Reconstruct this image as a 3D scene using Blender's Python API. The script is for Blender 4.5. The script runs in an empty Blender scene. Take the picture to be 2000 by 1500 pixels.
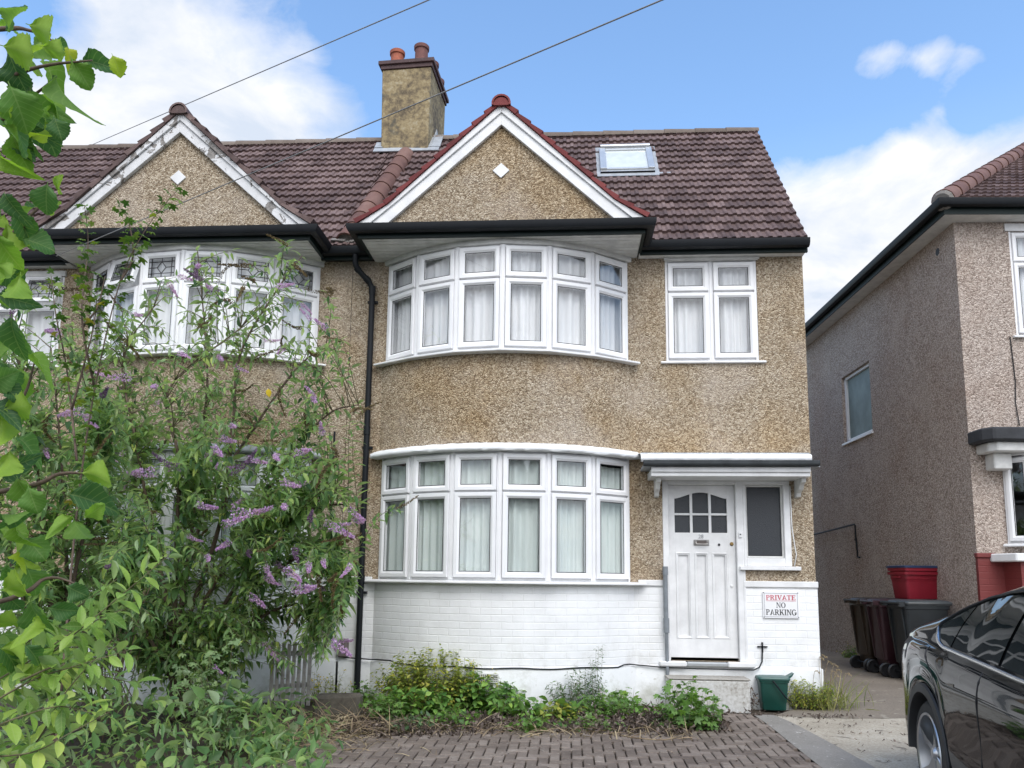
import bpy, bmesh, math, random
import numpy as np
from mathutils import Vector, Matrix
random.seed(7)
rng = np.random.default_rng(7)
sc = bpy.context.scene
col = sc.collection
R = math.radians

# ------------------------------------------------------------------ camera
FPX, PPX, PPY = 1550.0, 1000.0, 911.0          # focal length and centre in pixels of the 2000 x 1500 photograph
CAM = np.array([0.0, -9.2, 1.36])


def cam_rows(p, y, r):
    p, y, r = R(p), R(y), R(r)
    B = np.array([[1, 0, 0], [0, 0, -1], [0, 1, 0.]])
    Ry = np.array([[math.cos(y), math.sin(y), 0], [-math.sin(y), math.cos(y), 0], [0, 0, 1]])
    Rp = np.array([[1, 0, 0], [0, math.cos(p), math.sin(p)], [0, -math.sin(p), math.cos(p)]])
    Rr = np.array([[math.cos(r), -math.sin(r), 0], [math.sin(r), math.cos(r), 0], [0, 0, 1]])
    return Rr @ Rp @ B @ Ry


CM = cam_rows(8.1636, 4.0086, .6769)
cd = bpy.data.cameras.new("camera")
cam = bpy.data.objects.new("camera", cd)
col.objects.link(cam)
cam.matrix_world = Matrix((
    (CM[0][0], -CM[1][0], -CM[2][0], CAM[0]),
    (CM[0][1], -CM[1][1], -CM[2][1], CAM[1]),
    (CM[0][2], -CM[1][2], -CM[2][2], CAM[2]),
    (0, 0, 0, 1)))
cd.sensor_width = 36
cd.lens = FPX / 2000 * 36
cd.shift_y = (PPY - 750) / 2000
cd.clip_start = .05
cd.clip_end = 2000
sc.camera = cam
sc.view_settings.view_transform = 'Standard'
sc.view_settings.look = 'None'
sc.view_settings.gamma = 1
sc.view_settings.exposure = 0.8
sc.cycles.max_bounces = 8
sc.cycles.transparent_max_bounces = 16


def ray(x, y):
    return CM.T @ np.array([(x - PPX) / FPX, (y - PPY) / FPX, 1.])


def P(x, y, Y):                                   # where the line of sight through a photo point meets the plane at depth Y
    d = ray(x, y)
    return CAM + d * (Y - CAM[1]) / d[1]


def PZ(x, y, Z):
    d = ray(x, y)
    return CAM + d * (Z - CAM[2]) / d[2]


def PD(x, y, dist):
    return CAM + ray(x, y) * dist


# ------------------------------------------------------------------ light
SUN = Vector((.22, -.72, .95)).normalized()
ld = bpy.data.lights.new("sun", 'SUN')
ld.energy = 1.0
ld.angle = R(30)
ld.color = (1, .965, .92)
lo = bpy.data.objects.new("sun", ld)
col.objects.link(lo)
lo.rotation_euler = SUN.to_track_quat('Z', 'Y').to_euler()

W = bpy.data.worlds.new("World")
sc.world = W
W.use_nodes = True


class NT:
    def __init__(s, nt):
        s.nt = nt
        s.n = nt.nodes
        s.l = nt.links

    def node(s, t, **k):
        n = s.n.new(t)
        for a, b in k.items():
            if a.startswith('i_'):
                s.put(n, a[2:].replace('_', ' '), b)
            else:
                setattr(n, a, b)
        return n

    def put(s, n, key, v):
        sock = n.inputs[int(key)] if key.isdigit() else n.inputs[key]
        if isinstance(v, bpy.types.NodeSocket):
            s.l.new(v, sock)
        elif isinstance(v, bpy.types.Node):
            s.l.new(v.outputs[0], sock)
        else:
            if isinstance(v, (tuple, list)) and len(v) == 3 and sock.type == 'RGBA':
                v = (*v, 1)
            sock.default_value = v

    def math(s, op, a, b=0, c=0, clamp=False):
        n = s.n.new('ShaderNodeMath')
        n.operation = op
        n.use_clamp = clamp
        for i, v in enumerate((a, b, c)):
            s.put(n, str(i), v)
        return n.outputs[0]

    def vmath(s, op, a, b=(0, 0, 0), out=0):
        n = s.n.new('ShaderNodeVectorMath')
        n.operation = op
        s.put(n, '0', a)
        s.put(n, '1', b)
        return n.outputs[out]

    def ramp(s, f, stops):
        n = s.n.new('ShaderNodeValToRGB')
        e = n.color_ramp.elements
        while len(e) < len(stops):
            e.new(.5)
        for i, (p, c) in enumerate(stops):
            e[i].position = p
            e[i].color = (*c, 1) if not isinstance(c, (int, float)) else (c, c, c, 1)
        s.put(n, '0', f)
        return n.outputs[0]

    def mix(s, f, a, b, mode='MIX'):
        n = s.n.new('ShaderNodeMix')
        n.data_type = 'RGBA'
        n.blend_type = mode
        n.clamp_factor = True
        s.put(n, '0', f)
        for i, v in ((6, a), (7, b)):
            if isinstance(v, bpy.types.NodeSocket):
                s.l.new(v, n.inputs[i])
            else:
                n.inputs[i].default_value = (*v, 1)
        return n.outputs[2]

    def noise(s, vec, scale, detail=2, rough=.5, out=0, dist=0):
        n = s.node('ShaderNodeTexNoise')
        if vec is not None:
            s.put(n, 'Vector', vec)
        s.put(n, 'Scale', scale)
        s.put(n, 'Detail', detail)
        s.put(n, 'Roughness', rough)
        s.put(n, 'Distortion', dist)
        return n.outputs[out]

    def voro(s, vec, scale, feature='F1', out='Color'):
        n = s.node('ShaderNodeTexVoronoi', feature=feature)
        s.put(n, 'Vector', vec)
        s.put(n, 'Scale', scale)
        return n.outputs[out]


def build_world():
    t = NT(W.node_tree)
    bg = t.n['Background']
    sky = t.node('ShaderNodeTexSky', sky_type='NISHITA', sun_disc=False)
    sky.sun_elevation = math.asin(SUN.z)
    sky.sun_rotation = math.atan2(SUN.x, SUN.y)
    sky.air_density = 1.2
    sky.dust_density = .2
    sky.ozone_density = 2.0
    d = t.node('ShaderNodeTexCoord').outputs['Generated']
    sx = t.node('ShaderNodeSeparateXYZ', i_0=d)
    # a cloud layer on a high flat deck
    zz = t.math('ADD', t.math('MAXIMUM', sx.outputs[2], 0), .25)
    pl = t.node('ShaderNodeCombineXYZ', i_0=t.math('DIVIDE', sx.outputs[0], zz), i_1=t.math('DIVIDE', sx.outputs[1], zz), i_2=0.0)
    n1 = t.noise(t.vmath('ADD', pl.outputs[0], (3.1, 1.7, 0)), 1.7, 9, .58, dist=.25)
    bias = 0.0
    for (px, py, rad, amt) in ((270, 110, .20, .21), (560, 200, .13, .16), (150, 330, .25, .15), (1750, 370, .17, .20), (1620, 450, .17, .15), (1930, 310, .12, .15), (1480, 300, .07, .08),
                               (640, 235, .09, .10), (1675, 122, .05, .17), (1760, 100, .05, .19), (1860, 140, .05, .19), (1780, -10, .06, -.14), (1940, 205, .045, -.14), (1840, 205, .05, -.22), (1730, 205, .05, -.2), (545, 40, .10, -.13), (1630, 225, .045, -.10), (1500, 150, .06, -.1), (1580, 620, .18, .22), (40, 20, .07, -.3),
                               (1250, 110, .3, -.34), (960, 60, .2, -.22), (1480, 60, .2, -.2), (1960, 60, .13, -.2), (1400, 330, .1, .05)):
        v = ray(px, py)
        v = v / np.linalg.norm(v)
        dp = t.vmath('DOT_PRODUCT', d, tuple(v), out=1)
        # 1 at the middle of the bank, 0 at angular radius rad
        k = t.math('MULTIPLY_ADD', t.math('SUBTRACT', dp, 1.0), 1 / (1 - math.cos(rad)), 1.0, clamp=True)
        bias = t.math('MULTIPLY_ADD', k, amt, bias)
    # mostly cloudy in the half of the sky behind the camera
    back = t.math('MULTIPLY', t.math('MULTIPLY_ADD', sx.outputs[1], -1.0, -.1, clamp=True), .5)
    bias = t.math('ADD', bias, back)
    nh = t.noise(t.vmath('ADD', pl.outputs[0], (1.3, 8.2, 0)), 6.5, 8, .62, dist=.5)
    f = t.math('ADD', t.math('ADD', t.math('MULTIPLY', n1, .55), t.math('MULTIPLY', nh, .45)), bias)
    m = t.ramp(f, ((.51, 0), (.60, .45), (.75, 1)))
    n2 = t.noise(t.vmath('ADD', pl.outputs[0], (9, 4, 0)), 3.6, 8, .6, dist=.4)
    cc = t.ramp(n2, ((.36, (.68, .76, .88)), (.58, (.98, .985, 1.0))))
    hs = t.node('ShaderNodeHueSaturation', i_Saturation=1.08, i_Value=1.4, i_Color=sky.outputs[0])
    cloud = t.vmath('MULTIPLY', cc, (5.5, 5.5, 5.55))
    sd = t.math('MAXIMUM', t.vmath('DOT_PRODUCT', d, tuple(SUN), out=1), 0)
    cloud = t.vmath('MULTIPLY', cloud, t.node('ShaderNodeCombineXYZ', **{'i_' + str(i): t.math('MULTIPLY_ADD', t.math('POWER', sd, 1.6), 1.5, .93) for i in range(3)}).outputs[0])
    low = t.ramp(sx.outputs[2], ((.0, .9), (.16, .35), (.5, 0)))
    clear = t.mix(low, hs.outputs[0], (4.3, 4.9, 5.6))
    mx = t.mix(m, clear, cloud)
    t.put(bg, 'Color', mx)
    t.put(bg, 'Strength', .12)


build_world()

# ------------------------------------------------------------------ helpers: meshes


class MB:
    def __init__(s):
        s.v = []
        s.f = []
        s.r = []
        s.m = []

    def add(s, vs, fs, rnd=None, mi=0):
        b = len(s.v)
        s.v += [tuple(map(float, p)) for p in vs]
        for f in fs:
            s.f.append([b + i for i in f])
            s.r.append(random.random() if rnd is None else rnd)
            s.m.append(mi)
        return b

    def quad(s, a, b, c, d, mi=0, rnd=None):
        s.add((a, b, c, d), ((0, 1, 2, 3),), rnd, mi)

    def poly(s, pts, mi=0):
        s.add(pts, (tuple(range(len(pts))),), None, mi)

    def hexa(s, lo_, hi_, mi=0, rnd=None):         # two rings of four, bottom and top
        s.add(list(lo_) + list(hi_), ((3, 2, 1, 0), (4, 5, 6, 7), (0, 1, 5, 4), (1, 2, 6, 5), (2, 3, 7, 6), (3, 0, 4, 7)), rnd, mi)

    def box(s, x0, x1, y0, y1, z0, z1, mi=0, rnd=None):
        s.hexa(((x0, y0, z0), (x1, y0, z0), (x1, y1, z0), (x0, y1, z0)), ((x0, y0, z1), (x1, y0, z1), (x1, y1, z1), (x0, y1, z1)), mi, rnd)

    def obox(s, o, u, v, w, a, b, c, mi=0, rnd=None):   # box in a local frame: ranges a along u, b along v, c along w
        o, u, v, w = map(np.array, (o, u, v, w))
        q = lambda i, j, k: o + u * a[i] + v * b[j] + w * c[k]
        s.hexa((q(0, 0, 0), q(1, 0, 0), q(1, 1, 0), q(0, 1, 0)), (q(0, 0, 1), q(1, 0, 1), q(1, 1, 1), q(0, 1, 1)), mi, rnd)

    def prism(s, pts, z0, z1, mi=0):
        n = len(pts)
        s.add([(x, y, z0) for x, y in pts] + [(x, y, z1) for x, y in pts],
              [tuple(range(n))[::-1], tuple(range(n, 2 * n))] + [(i, (i + 1) % n, n + (i + 1) % n, n + i) for i in range(n)], None, mi)

    def prism_y(s, pts, y0, y1, mi=0):             # outline in X and Z, thickness along Y
        n = len(pts)
        s.add([(x, y0, z) for x, z in pts] + [(x, y1, z) for x, z in pts],
              [tuple(range(n)), tuple(range(n, 2 * n))[::-1]] + [(i, n + i, n + (i + 1) % n, (i + 1) % n) for i in range(n)], None, mi)

    def sweep(s, path, prof, caps=True, mi=0, closed=True, jit=0):
        path = [np.array(p[:2], float) for p in path]
        N = len(path)
        k = len(prof)
        vs = []
        for i in range(N):
            ds = []
            if i > 0:
                ds.append((path[i] - path[i - 1]) / np.linalg.norm(path[i] - path[i - 1]))
            if i < N - 1:
                ds.append((path[i + 1] - path[i]) / np.linalg.norm(path[i + 1] - path[i]))
            ns = [np.array((d[1], -d[0])) for d in ds]
            n = sum(ns)
            n = n / np.linalg.norm(n)
            n = n / max(.3, float(n @ ns[0]))
            for o, z in prof:
                q = path[i] + n * (o + (random.uniform(-jit, jit) if jit else 0))
                vs.append((q[0], q[1], z + (random.uniform(-jit, jit) if jit else 0)))
        fs = []
        for i in range(N - 1):
            for j in range(k if closed else k - 1):
                a, b = i * k + j, i * k + (j + 1) % k
                fs.append((a, b, b + k, a + k))
        if caps and closed:
            fs.append(tuple(range(k))[::-1])
            fs.append(tuple(range((N - 1) * k, N * k)))
        s.add(vs, fs, None, mi)

    def tube(s, pts, r, n=8, caps=True, mi=0, rnd=None):
        pts = [np.array(p, float) for p in pts]
        N = len(pts)
        rs = r if isinstance(r, (list, tuple, np.ndarray)) else [r] * N
        vs = []
        up = np.array((0, 0, 1.))
        prev = None
        for i in range(N):
            t = pts[min(i + 1, N - 1)] - pts[max(i - 1, 0)]
            t = t / (np.linalg.norm(t) + 1e-9)
            if prev is None:
                a = np.cross(t, up if abs(t[2]) < .9 else np.array((1., 0, 0)))
            else:
                a = prev - t * (prev @ t)
            a = a / (np.linalg.norm(a) + 1e-9)
            prev = a
            b = np.cross(t, a)
            for j in range(n):
                g = 2 * math.pi * j / n
                vs.append(pts[i] + (a * math.cos(g) + b * math.sin(g)) * rs[i])
        fs = []
        for i in range(N - 1):
            for j in range(n):
                fs.append((i * n + j, i * n + (j + 1) % n, (i + 1) * n + (j + 1) % n, (i + 1) * n + j))
        if caps:
            fs.append(tuple(range(n))[::-1])
            fs.append(tuple(range((N - 1) * n, N * n)))
        s.add(vs, fs, rnd, mi)

    def lathe(s, c, prof, n=24, axis=(0, 0, 1), mi=0, closed=False):   # prof: (radius, height along axis)
        ax = Vector(axis).normalized()
        M = ax.to_track_quat('Z', 'Y').to_matrix()
        vs = []
        for r_, h in prof:
            for j in range(n):
                g = 2 * math.pi * j / n
                vs.append(Vector(c) + M @ Vector((r_ * math.cos(g), r_ * math.sin(g), h)))
        fs = []
        K = len(prof)
        for i in range(K if closed else K - 1):
            for j in range(n):
                a, b = i * n, ((i + 1) % K) * n
                fs.append((a + j, a + (j + 1) % n, b + (j + 1) % n, b + j))
        s.add(vs, fs, None, mi)

    def build(s, name, mat, parent=None, smooth=None, bevel=0, sub=0, loc=None, rot=None):
        me = bpy.data.meshes.new(name)
        me.from_pydata(s.v, [], s.f)
        mats = mat if isinstance(mat, (list, tuple)) else [mat]
        for m in mats:
            me.materials.append(m)
        me.polygons.foreach_set('material_index', np.array(s.m, np.int32))
        at = me.attributes.new('rnd', 'FLOAT', 'FACE')
        at.data.foreach_set('value', np.array(s.r, np.float32))
        bm = bmesh.new()
        bm.from_mesh(me)
        bmesh.ops.recalc_face_normals(bm, faces=bm.faces)
        bm.to_mesh(me)
        bm.free()
        return finish(name, me, parent, smooth, bevel, sub, loc, rot)


def finish(name, me, parent=None, smooth=None, bevel=0, sub=0, loc=None, rot=None):
    o = bpy.data.objects.new(name, me)
    col.objects.link(o)
    if parent is not None:
        o.parent = parent
    if smooth:
        me.polygons.foreach_set('use_smooth', np.ones(len(me.polygons), bool))
        if smooth is not True:
            me.set_sharp_from_angle(angle=R(smooth))
    if bevel:
        b = o.modifiers.new('bevel', 'BEVEL')
        b.width = bevel
        b.segments = 1
        b.limit_method = 'ANGLE'
    if sub:
        q = o.modifiers.new('sub', 'SUBSURF')
        q.levels = q.render_levels = sub
    if loc is not None:
        o.location = loc
    if rot is not None:
        o.rotation_euler = rot
    return o


def tag(o, label=None, cat=None, group=None, kind=None):
    if label:
        o['label'] = label
    if cat:
        o['category'] = cat
    if group:
        o['group'] = group
    if kind:
        o['kind'] = kind
    return o


def thing(name, label, cat, loc=(0, 0, 0), rz=0, group=None):
    o = bpy.data.objects.new(name, None)
    o.empty_display_size = .2
    col.objects.link(o)
    o.location = loc
    o.rotation_euler = (0, 0, rz)
    return tag(o, label, cat, group)




def keep(o, root):                                  # parent without moving
    o.parent = root
    o.matrix_parent_inverse = Matrix.LocRotScale(root.location, root.rotation_euler, None).inverted()
    return o


# ------------------------------------------------------------------ helpers: materials
MATS = {}


def new_mat(name):
    m = bpy.data.materials.new(name)
    m.use_nodes = True
    t = NT(m.node_tree)
    MATS[name] = m
    return m, t, t.n['Principled BSDF']


def bump(t, b, h, strength=.5, dist=.01):
    n = t.node('ShaderNodeBump', i_Strength=strength, i_Distance=dist, i_Height=h)
    t.put(b, 'Normal', n.outputs[0])


def plain(name, c, rough=.5, metal=0, spec=.5, var=.12, vscale=6, bumps=0, bscale=80, coat=0):
    m, t, b = new_mat(name)
    co = t.node('ShaderNodeTexCoord').outputs['Object']
    n = t.noise(co, vscale, 5, .6)
    dk = tuple(x * (1 - var) for x in c)
    lt = tuple(min(1, x * (1 + var * .5)) for x in c)
    t.put(b, 'Base Color', t.ramp(n, ((.3, dk), (.7, lt))))
    t.put(b, 'Roughness', rough)
    t.put(b, 'Metallic', metal)
    t.put(b, 'Specular IOR Level', spec)
    t.put(b, 'Coat Weight', coat)
    if bumps:
        bump(t, b, t.noise(co, bscale, 4, .6), bumps, .004)
    return m


def pebble(name, cols, stain, pale, s=52.):
    m, t, b = new_mat(name)
    co = t.node('ShaderNodeTexCoord').outputs['Object']
    wob = t.vmath('ADD', co, t.vmath('MULTIPLY', t.noise(co, 30, 2, .5, out=1), (.02, .02, .02)))
    v = t.voro(wob, s)
    val = t.node('ShaderNodeSeparateColor', i_0=v).outputs[0]
    n = t.noise(co, s * 1.1, 3, .7)
    grain = t.voro(wob, s, out='Distance')
    k = t.math('ADD', t.math('MULTIPLY', val, .5), t.math('MULTIPLY_ADD', n, 1.3, -.4))
    c = t.ramp(k, ((.2, cols[0]), (.42, cols[1]), (.62, cols[2]), (.88, cols[3])))
    big = t.noise(co, .9, 5, .6)
    c = t.mix(t.ramp(big, ((.47, 0), (.7, .75))), c, t.mix(1, c, stain, 'MULTIPLY'))
    c = t.mix(t.ramp(t.noise(t.vmath('ADD', co, (5, 3, 2)), 1.4, 4, .6), ((.5, 0), (.72, .35))), c, pale)
    t.put(b, 'Base Color', c)
    t.put(b, 'Roughness', .9)
    t.put(b, 'Specular IOR Level', .15)
    # rain streaks and damp patches running down the wall
    st = t.noise(t.vmath('MULTIPLY', co, (1, 1, .12)), 3.2, 5, .6)
    c = t.mix(t.ramp(st, ((.55, 0), (.75, .35))), c, t.mix(1, c, (.62, .58, .52), 'MULTIPLY'))
    t.put(b, 'Base Color', c)
    bump(t, b, t.math('SUBTRACT', t.math('MULTIPLY', k, .5), grain), .8, .015)
    return m


def painted_brick(name, c, grime):
    m, t, b = new_mat(name)
    co = t.node('ShaderNodeTexCoord').outputs['Object']
    sp = t.node('ShaderNodeSeparateXYZ', i_0=co)
    vec = t.node('ShaderNodeCombineXYZ', i_0=sp.outputs[0], i_1=sp.outputs[2], i_2=0.0).outputs[0]
    wob = t.vmath('ADD', vec, t.vmath('MULTIPLY', t.noise(co, 6, 3, .6, out=1), (.012, .012, 0)))
    br = t.node('ShaderNodeTexBrick', offset=.5, i_Vector=wob, i_Scale=1.0)
    for k, v in (('Mortar Size', .007), ('Mortar Smooth', .6), ('Brick Width', .232), ('Row Height', .0765), ('Bias', 0.0)):
        br.inputs[k].default_value = v
    br.inputs['Color1'].default_value = (0, 0, 0, 1)
    br.inputs['Color2'].default_value = (1, 1, 1, 1)
    fac = br.outputs['Fac']
    n = t.noise(co, 3, 6, .65)
    base = t.ramp(n, ((.3, tuple(x * .9 for x in c)), (.65, c)))
    base = t.mix(t.math('MULTIPLY', fac, .05), base, grime)
    low = t.math('MULTIPLY', t.ramp(t.noise(co, 5, 6, .7), ((.46, 0), (.72, 1))), t.ramp(sp.outputs[2], ((.45, .5), (.75, .14), (1.3, .10))))
    base = t.mix(low, base, grime)
    t.put(b, 'Base Color', base)
    t.put(b, 'Roughness', .55)
    brn = t.node('ShaderNodeSeparateColor', i_0=br.outputs['Color']).outputs[0]
    h = t.math('ADD', t.math('MULTIPLY', fac, -1.0), t.math('ADD', t.math('MULTIPLY', brn, .35), t.math('MULTIPLY', t.noise(co, 40, 4, .6), .5)))
    bump(t, b, h, .4, .006)
    return m


def tile_mat(name, stops, moss=(.2, .19, .16), spread=.5):
    m, t, b = new_mat(name)
    co = t.node('ShaderNodeTexCoord').outputs['Object']
    rn = t.node('ShaderNodeAttribute', attribute_name='rnd').outputs['Fac']
    k = t.math('ADD', t.math('MULTIPLY_ADD', rn, spread, .34 - spread * .4), t.math('MULTIPLY_ADD', t.noise(co, 7, 6, .68), .9, -.36))
    c = t.ramp(k, stops)
    sp = t.ramp(t.noise(co, 28, 5, .7), ((.6, 0), (.74, .6)))
    c = t.mix(sp, c, moss)
    c = t.mix(t.ramp(t.noise(co, 1.1, 4, .6), ((.45, 0), (.7, .35))), c, t.mix(1, c, (.6, .58, .62), 'MULTIPLY'))
    t.put(b, 'Base Color', c)
    t.put(b, 'Roughness', .75)
    t.put(b, 'Specular IOR Level', .3)
    bump(t, b, t.noise(co, 90, 3, .6), .35, .004)
    return m


def leaf_mat(name, stops, under, trans=.35, rough=.45, spec=.35, veins=0):
    m, t, b = new_mat(name)
    rn = t.node('ShaderNodeAttribute', attribute_name='rnd').outputs['Fac']
    co = t.node('ShaderNodeTexCoord').outputs['Object']
    c = t.ramp(rn, stops)
    n = t.noise(co, 25, 3, .6)
    c = t.mix(t.ramp(n, ((.45, 0), (.8, .35))), c, t.mix(1, c, (.65, .7, .5), 'MULTIPLY'))
    if veins:
        lf = t.node('ShaderNodeSeparateXYZ', i_0=t.node('ShaderNodeAttribute', attribute_name='lf').outputs['Vector'])
        ax = t.math('ABSOLUTE', lf.outputs[0])
        mid = t.ramp(ax, ((.008, 1), (.022, 0)))
        fr = t.math('FRACT', t.math('MULTIPLY', t.math('SUBTRACT', lf.outputs[1], t.math('MULTIPLY', ax, .75)), veins))
        side = t.ramp(t.math('ABSOLUTE', t.math('SUBTRACT', fr, .5)), ((.03, .8), (.09, 0)))
        c = t.mix(t.math('MULTIPLY', t.math('MAXIMUM', mid, side), .5), c, t.mix(.6, c, (.42, .52, .22)))
    geo = t.node('ShaderNodeNewGeometry').outputs['Backfacing']
    cu = t.mix(.55, c, under)
    c2 = t.mix(geo, c, cu)
    t.put(b, 'Base Color', c2)
    t.put(b, 'Roughness', rough)
    t.put(b, 'Specular IOR Level', spec)
    tr = t.node('ShaderNodeBsdfTranslucent', i_Color=t.mix(1, c2, (1.15, 1.25, .55), 'MULTIPLY'))
    mx = t.node('ShaderNodeMixShader', i_0=trans)
    t.l.new(b.outputs[0], mx.inputs[1])
    t.l.new(tr.outputs[0], mx.inputs[2])
    t.l.new(mx.outputs[0], t.n['Material Output'].inputs[0])
    return m


def glass_mat(name, base_refl=.06, tint=(.93, .96, .95), gain=1.5):
    m, t, b = new_mat(name)
    t.n.remove(b)
    ge = t.node('ShaderNodeNewGeometry')
    c = t.math('ABSOLUTE', t.vmath('DOT_PRODUCT', ge.outputs['Incoming'], ge.outputs['Normal'], out=1))
    f = t.math('MULTIPLY_ADD', t.math('POWER', t.math('SUBTRACT', 1.0, c), 5.0), gain, base_refl, clamp=True)
    tr = t.node('ShaderNodeBsdfTransparent', i_Color=tint)
    gl = t.node('ShaderNodeBsdfGlossy', i_Roughness=.01, i_Color=(.95, .97, 1))
    mx = t.node('ShaderNodeMixShader', i_0=f)
    t.l.new(tr.outputs[0], mx.inputs[1])
    t.l.new(gl.outputs[0], mx.inputs[2])
    t.l.new(mx.outputs[0], t.n['Material Output'].inputs[0])
    return m


def cloth_mat(name, c, trans=.3):
    m, t, b = new_mat(name)
    co = t.node('ShaderNodeTexCoord').outputs['Object']
    t.put(b, 'Base Color', t.ramp(t.noise(t.vmath('MULTIPLY', co, (1, 1, .1)), 14, 3, .6), ((.3, tuple(x * .85 for x in c)), (.7, c))))
    t.put(b, 'Roughness', .9)
    tr = t.node('ShaderNodeBsdfTranslucent', i_Color=c)
    mx = t.node('ShaderNodeMixShader', i_0=trans)
    t.l.new(b.outputs[0], mx.inputs[1])
    t.l.new(tr.outputs[0], mx.inputs[2])
    t.l.new(mx.outputs[0], t.n['Material Output'].inputs[0])
    return m


def speckle(name, stops, scale=60, big=.8, spots=None, rough=.85, bs=.5):
    m, t, b = new_mat(name)
    co = t.node('ShaderNodeTexCoord').outputs['Object']
    k = t.math('ADD', t.math('MULTIPLY', t.noise(co, scale, 4, .7), .55), t.math('MULTIPLY', t.noise(co, big, 6, .65), .5))
    c = t.ramp(k, stops)
    if spots:
        c = t.mix(t.ramp(t.noise(co, spots[0], 3, .5), ((spots[1], 0), (spots[1] + .05, .85))), c, spots[2])
    t.put(b, 'Base Color', c)
    t.put(b, 'Roughness', rough)
    t.put(b, 'Specular IOR Level', .25)
    bump(t, b, t.noise(co, scale * 1.5, 4, .7), bs, .006)
    return m


def peeling(name):
    m, t, b = new_mat(name)
    co = t.node('ShaderNodeTexCoord').outputs['Object']
    n = t.noise(t.vmath('MULTIPLY', co, (1, 1, 1)), 4.5, 5, .6, dist=.6)
    k = t.ramp(n, ((.55, 0), (.565, 1)))
    c = t.mix(k, t.ramp(t.noise(co, 7, 4, .6), ((.3, (.55, .55, .55)), (.7, (.72, .72, .73)))), t.ramp(t.noise(co, 40, 3, .6), ((.3, (.12, .11, .1)), (.7, (.3, .28, .26)))))
    t.put(b, 'Base Color', c)
    t.put(b, 'Roughness', .6)
    bump(t, b, t.math('MULTIPLY', k, -1.0), .6, .006)
    return m


PEB = pebble('pebbledash_tan', ((.16, .116, .076), (.33, .258, .178), (.46, .378, .276), (.69, .605, .485)), (.86, .73, .53), (.55, .485, .43), 64.)
PEBN = pebble('pebbledash_grey_pink', ((.20, .158, .13), (.37, .302, .258), (.50, .42, .365), (.70, .62, .55)), (.88, .81, .76), (.58, .51, .46), 58.)
WBRICK = painted_brick('white_painted_brick', (.85, .855, .86), (.42, .40, .34))
RIDGEM = tile_mat('brown_ridge_tile', ((.05, (.10, .075, .06)), (.5, (.17, .135, .11)), (1.0, (.26, .22, .19))))
RBRICK = painted_brick('red_painted_brick', (.165, .026, .024), (.09, .02, .02))
def dirty_render(name, c, grime):
    m, t, b = new_mat(name)
    co = t.node('ShaderNodeTexCoord').outputs['Object']
    z = t.node('ShaderNodeSeparateXYZ', i_0=co).outputs[2]
    n = t.noise(co, 3.5, 7, .7)
    k = t.math('ADD', n, t.math('MULTIPLY_ADD', z, -.55, .12))
    col_ = t.mix(t.ramp(k, ((.5, 0), (.75, .75))), t.ramp(t.noise(co, 2, 4, .6), ((.3, tuple(x * .9 for x in c)), (.7, c))), grime)
    col_ = t.mix(t.ramp(t.noise(co, 12, 4, .6), ((.66, 0), (.7, .55))), col_, (.45, .43, .38))
    t.put(b, 'Base Color', col_)
    t.put(b, 'Roughness', .7)
    bump(t, b, t.noise(co, 22, 5, .65), .5, .006)
    return m


WREND = dirty_render('white_painted_render', (.76, .77, .77), (.36, .36, .29))
UPVC = plain('white_upvc', (.82, .82, .83), .35, var=.05, vscale=3)
WPAINT = plain('white_gloss_paint', (.76, .76, .76), .4, var=.14, vscale=5, bumps=.12, bscale=20)
WOLD = plain('aged_white_paint', (.66, .66, .64), .55, var=.2, vscale=7, bumps=.25, bscale=30)
BITUM = plain('white_sealant', (.84, .85, .86), .6, var=.07, vscale=9, bumps=.8, bscale=30)
PEEL = peeling('peeling_white_paint')
BLACKP = plain('black_plastic', (.009, .011, .014), .5, var=.2, spec=.25)
BGREEN = plain('dark_green_paint', (.008, .018, .017), .5, var=.2, spec=.3)
GREYP = plain('grey_metal_pipe', (.2, .22, .24), .45, var=.25, vscale=12)
GASKET = plain('black_gasket', (.012, .012, .014), .5)
GLASS = glass_mat('window_glass', .085, (.985, .99, .99), .8)
GLASSD = glass_mat('obscured_glass', .03, (.05, .055, .06), .5)
CURT = cloth_mat('white_net_curtain', (.92, .93, .94), .2)
CURTG = cloth_mat('pale_green_net_curtain', (.80, .88, .84), .2)
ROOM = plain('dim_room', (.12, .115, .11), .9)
TILE = tile_mat('brown_roof_tile', ((.05, (.058, .038, .036)), (.4, (.116, .077, .071)), (.7, (.185, .128, .118)), (1.0, (.31, .24, .22))), spread=.42)
CLAY = tile_mat('clay_ridge_tile', ((.05, (.10, .05, .042)), (.5, (.165, .088, .07)), (1.0, (.24, .145, .118))), (.16, .15, .14))
REDT = tile_mat('red_verge_tile', ((.05, (.10, .022, .022)), (.5, (.17, .035, .035)), (1.0, (.24, .06, .055))), (.15, .09, .08))
MORTAR = speckle('grey_mortar', ((.3, (.12, .11, .1)), (.7, (.3, .28, .26))), 30)
CHIM = speckle('weathered_chimney_render', ((.36, (.06, .05, .036)), (.46, (.16, .125, .08)), (.56, (.30, .235, .13)), (.66, (.40, .35, .25))), 14, 1.9, (3.1, .6, (.10, .09, .07)))
BRICKD = tile_mat('dark_brick', ((.0, (.07, .045, .045)), (1.0, (.16, .1, .1))))
LEAD = plain('lead_flashing', (.36, .38, .40), .5, var=.25, vscale=8)
ALU = plain('aluminium', (.55, .57, .58), .35, metal=.6, var=.1)
CONC = speckle('concrete_step', ((.3, (.22, .2, .17)), (.7, (.46, .44, .4))), 35, 3)
STEPW = speckle('flaking_white_step', ((.36, (.24, .21, .17)), (.5, (.5, .49, .46)), (.7, (.66, .66, .65))), 30, 3)
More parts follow.
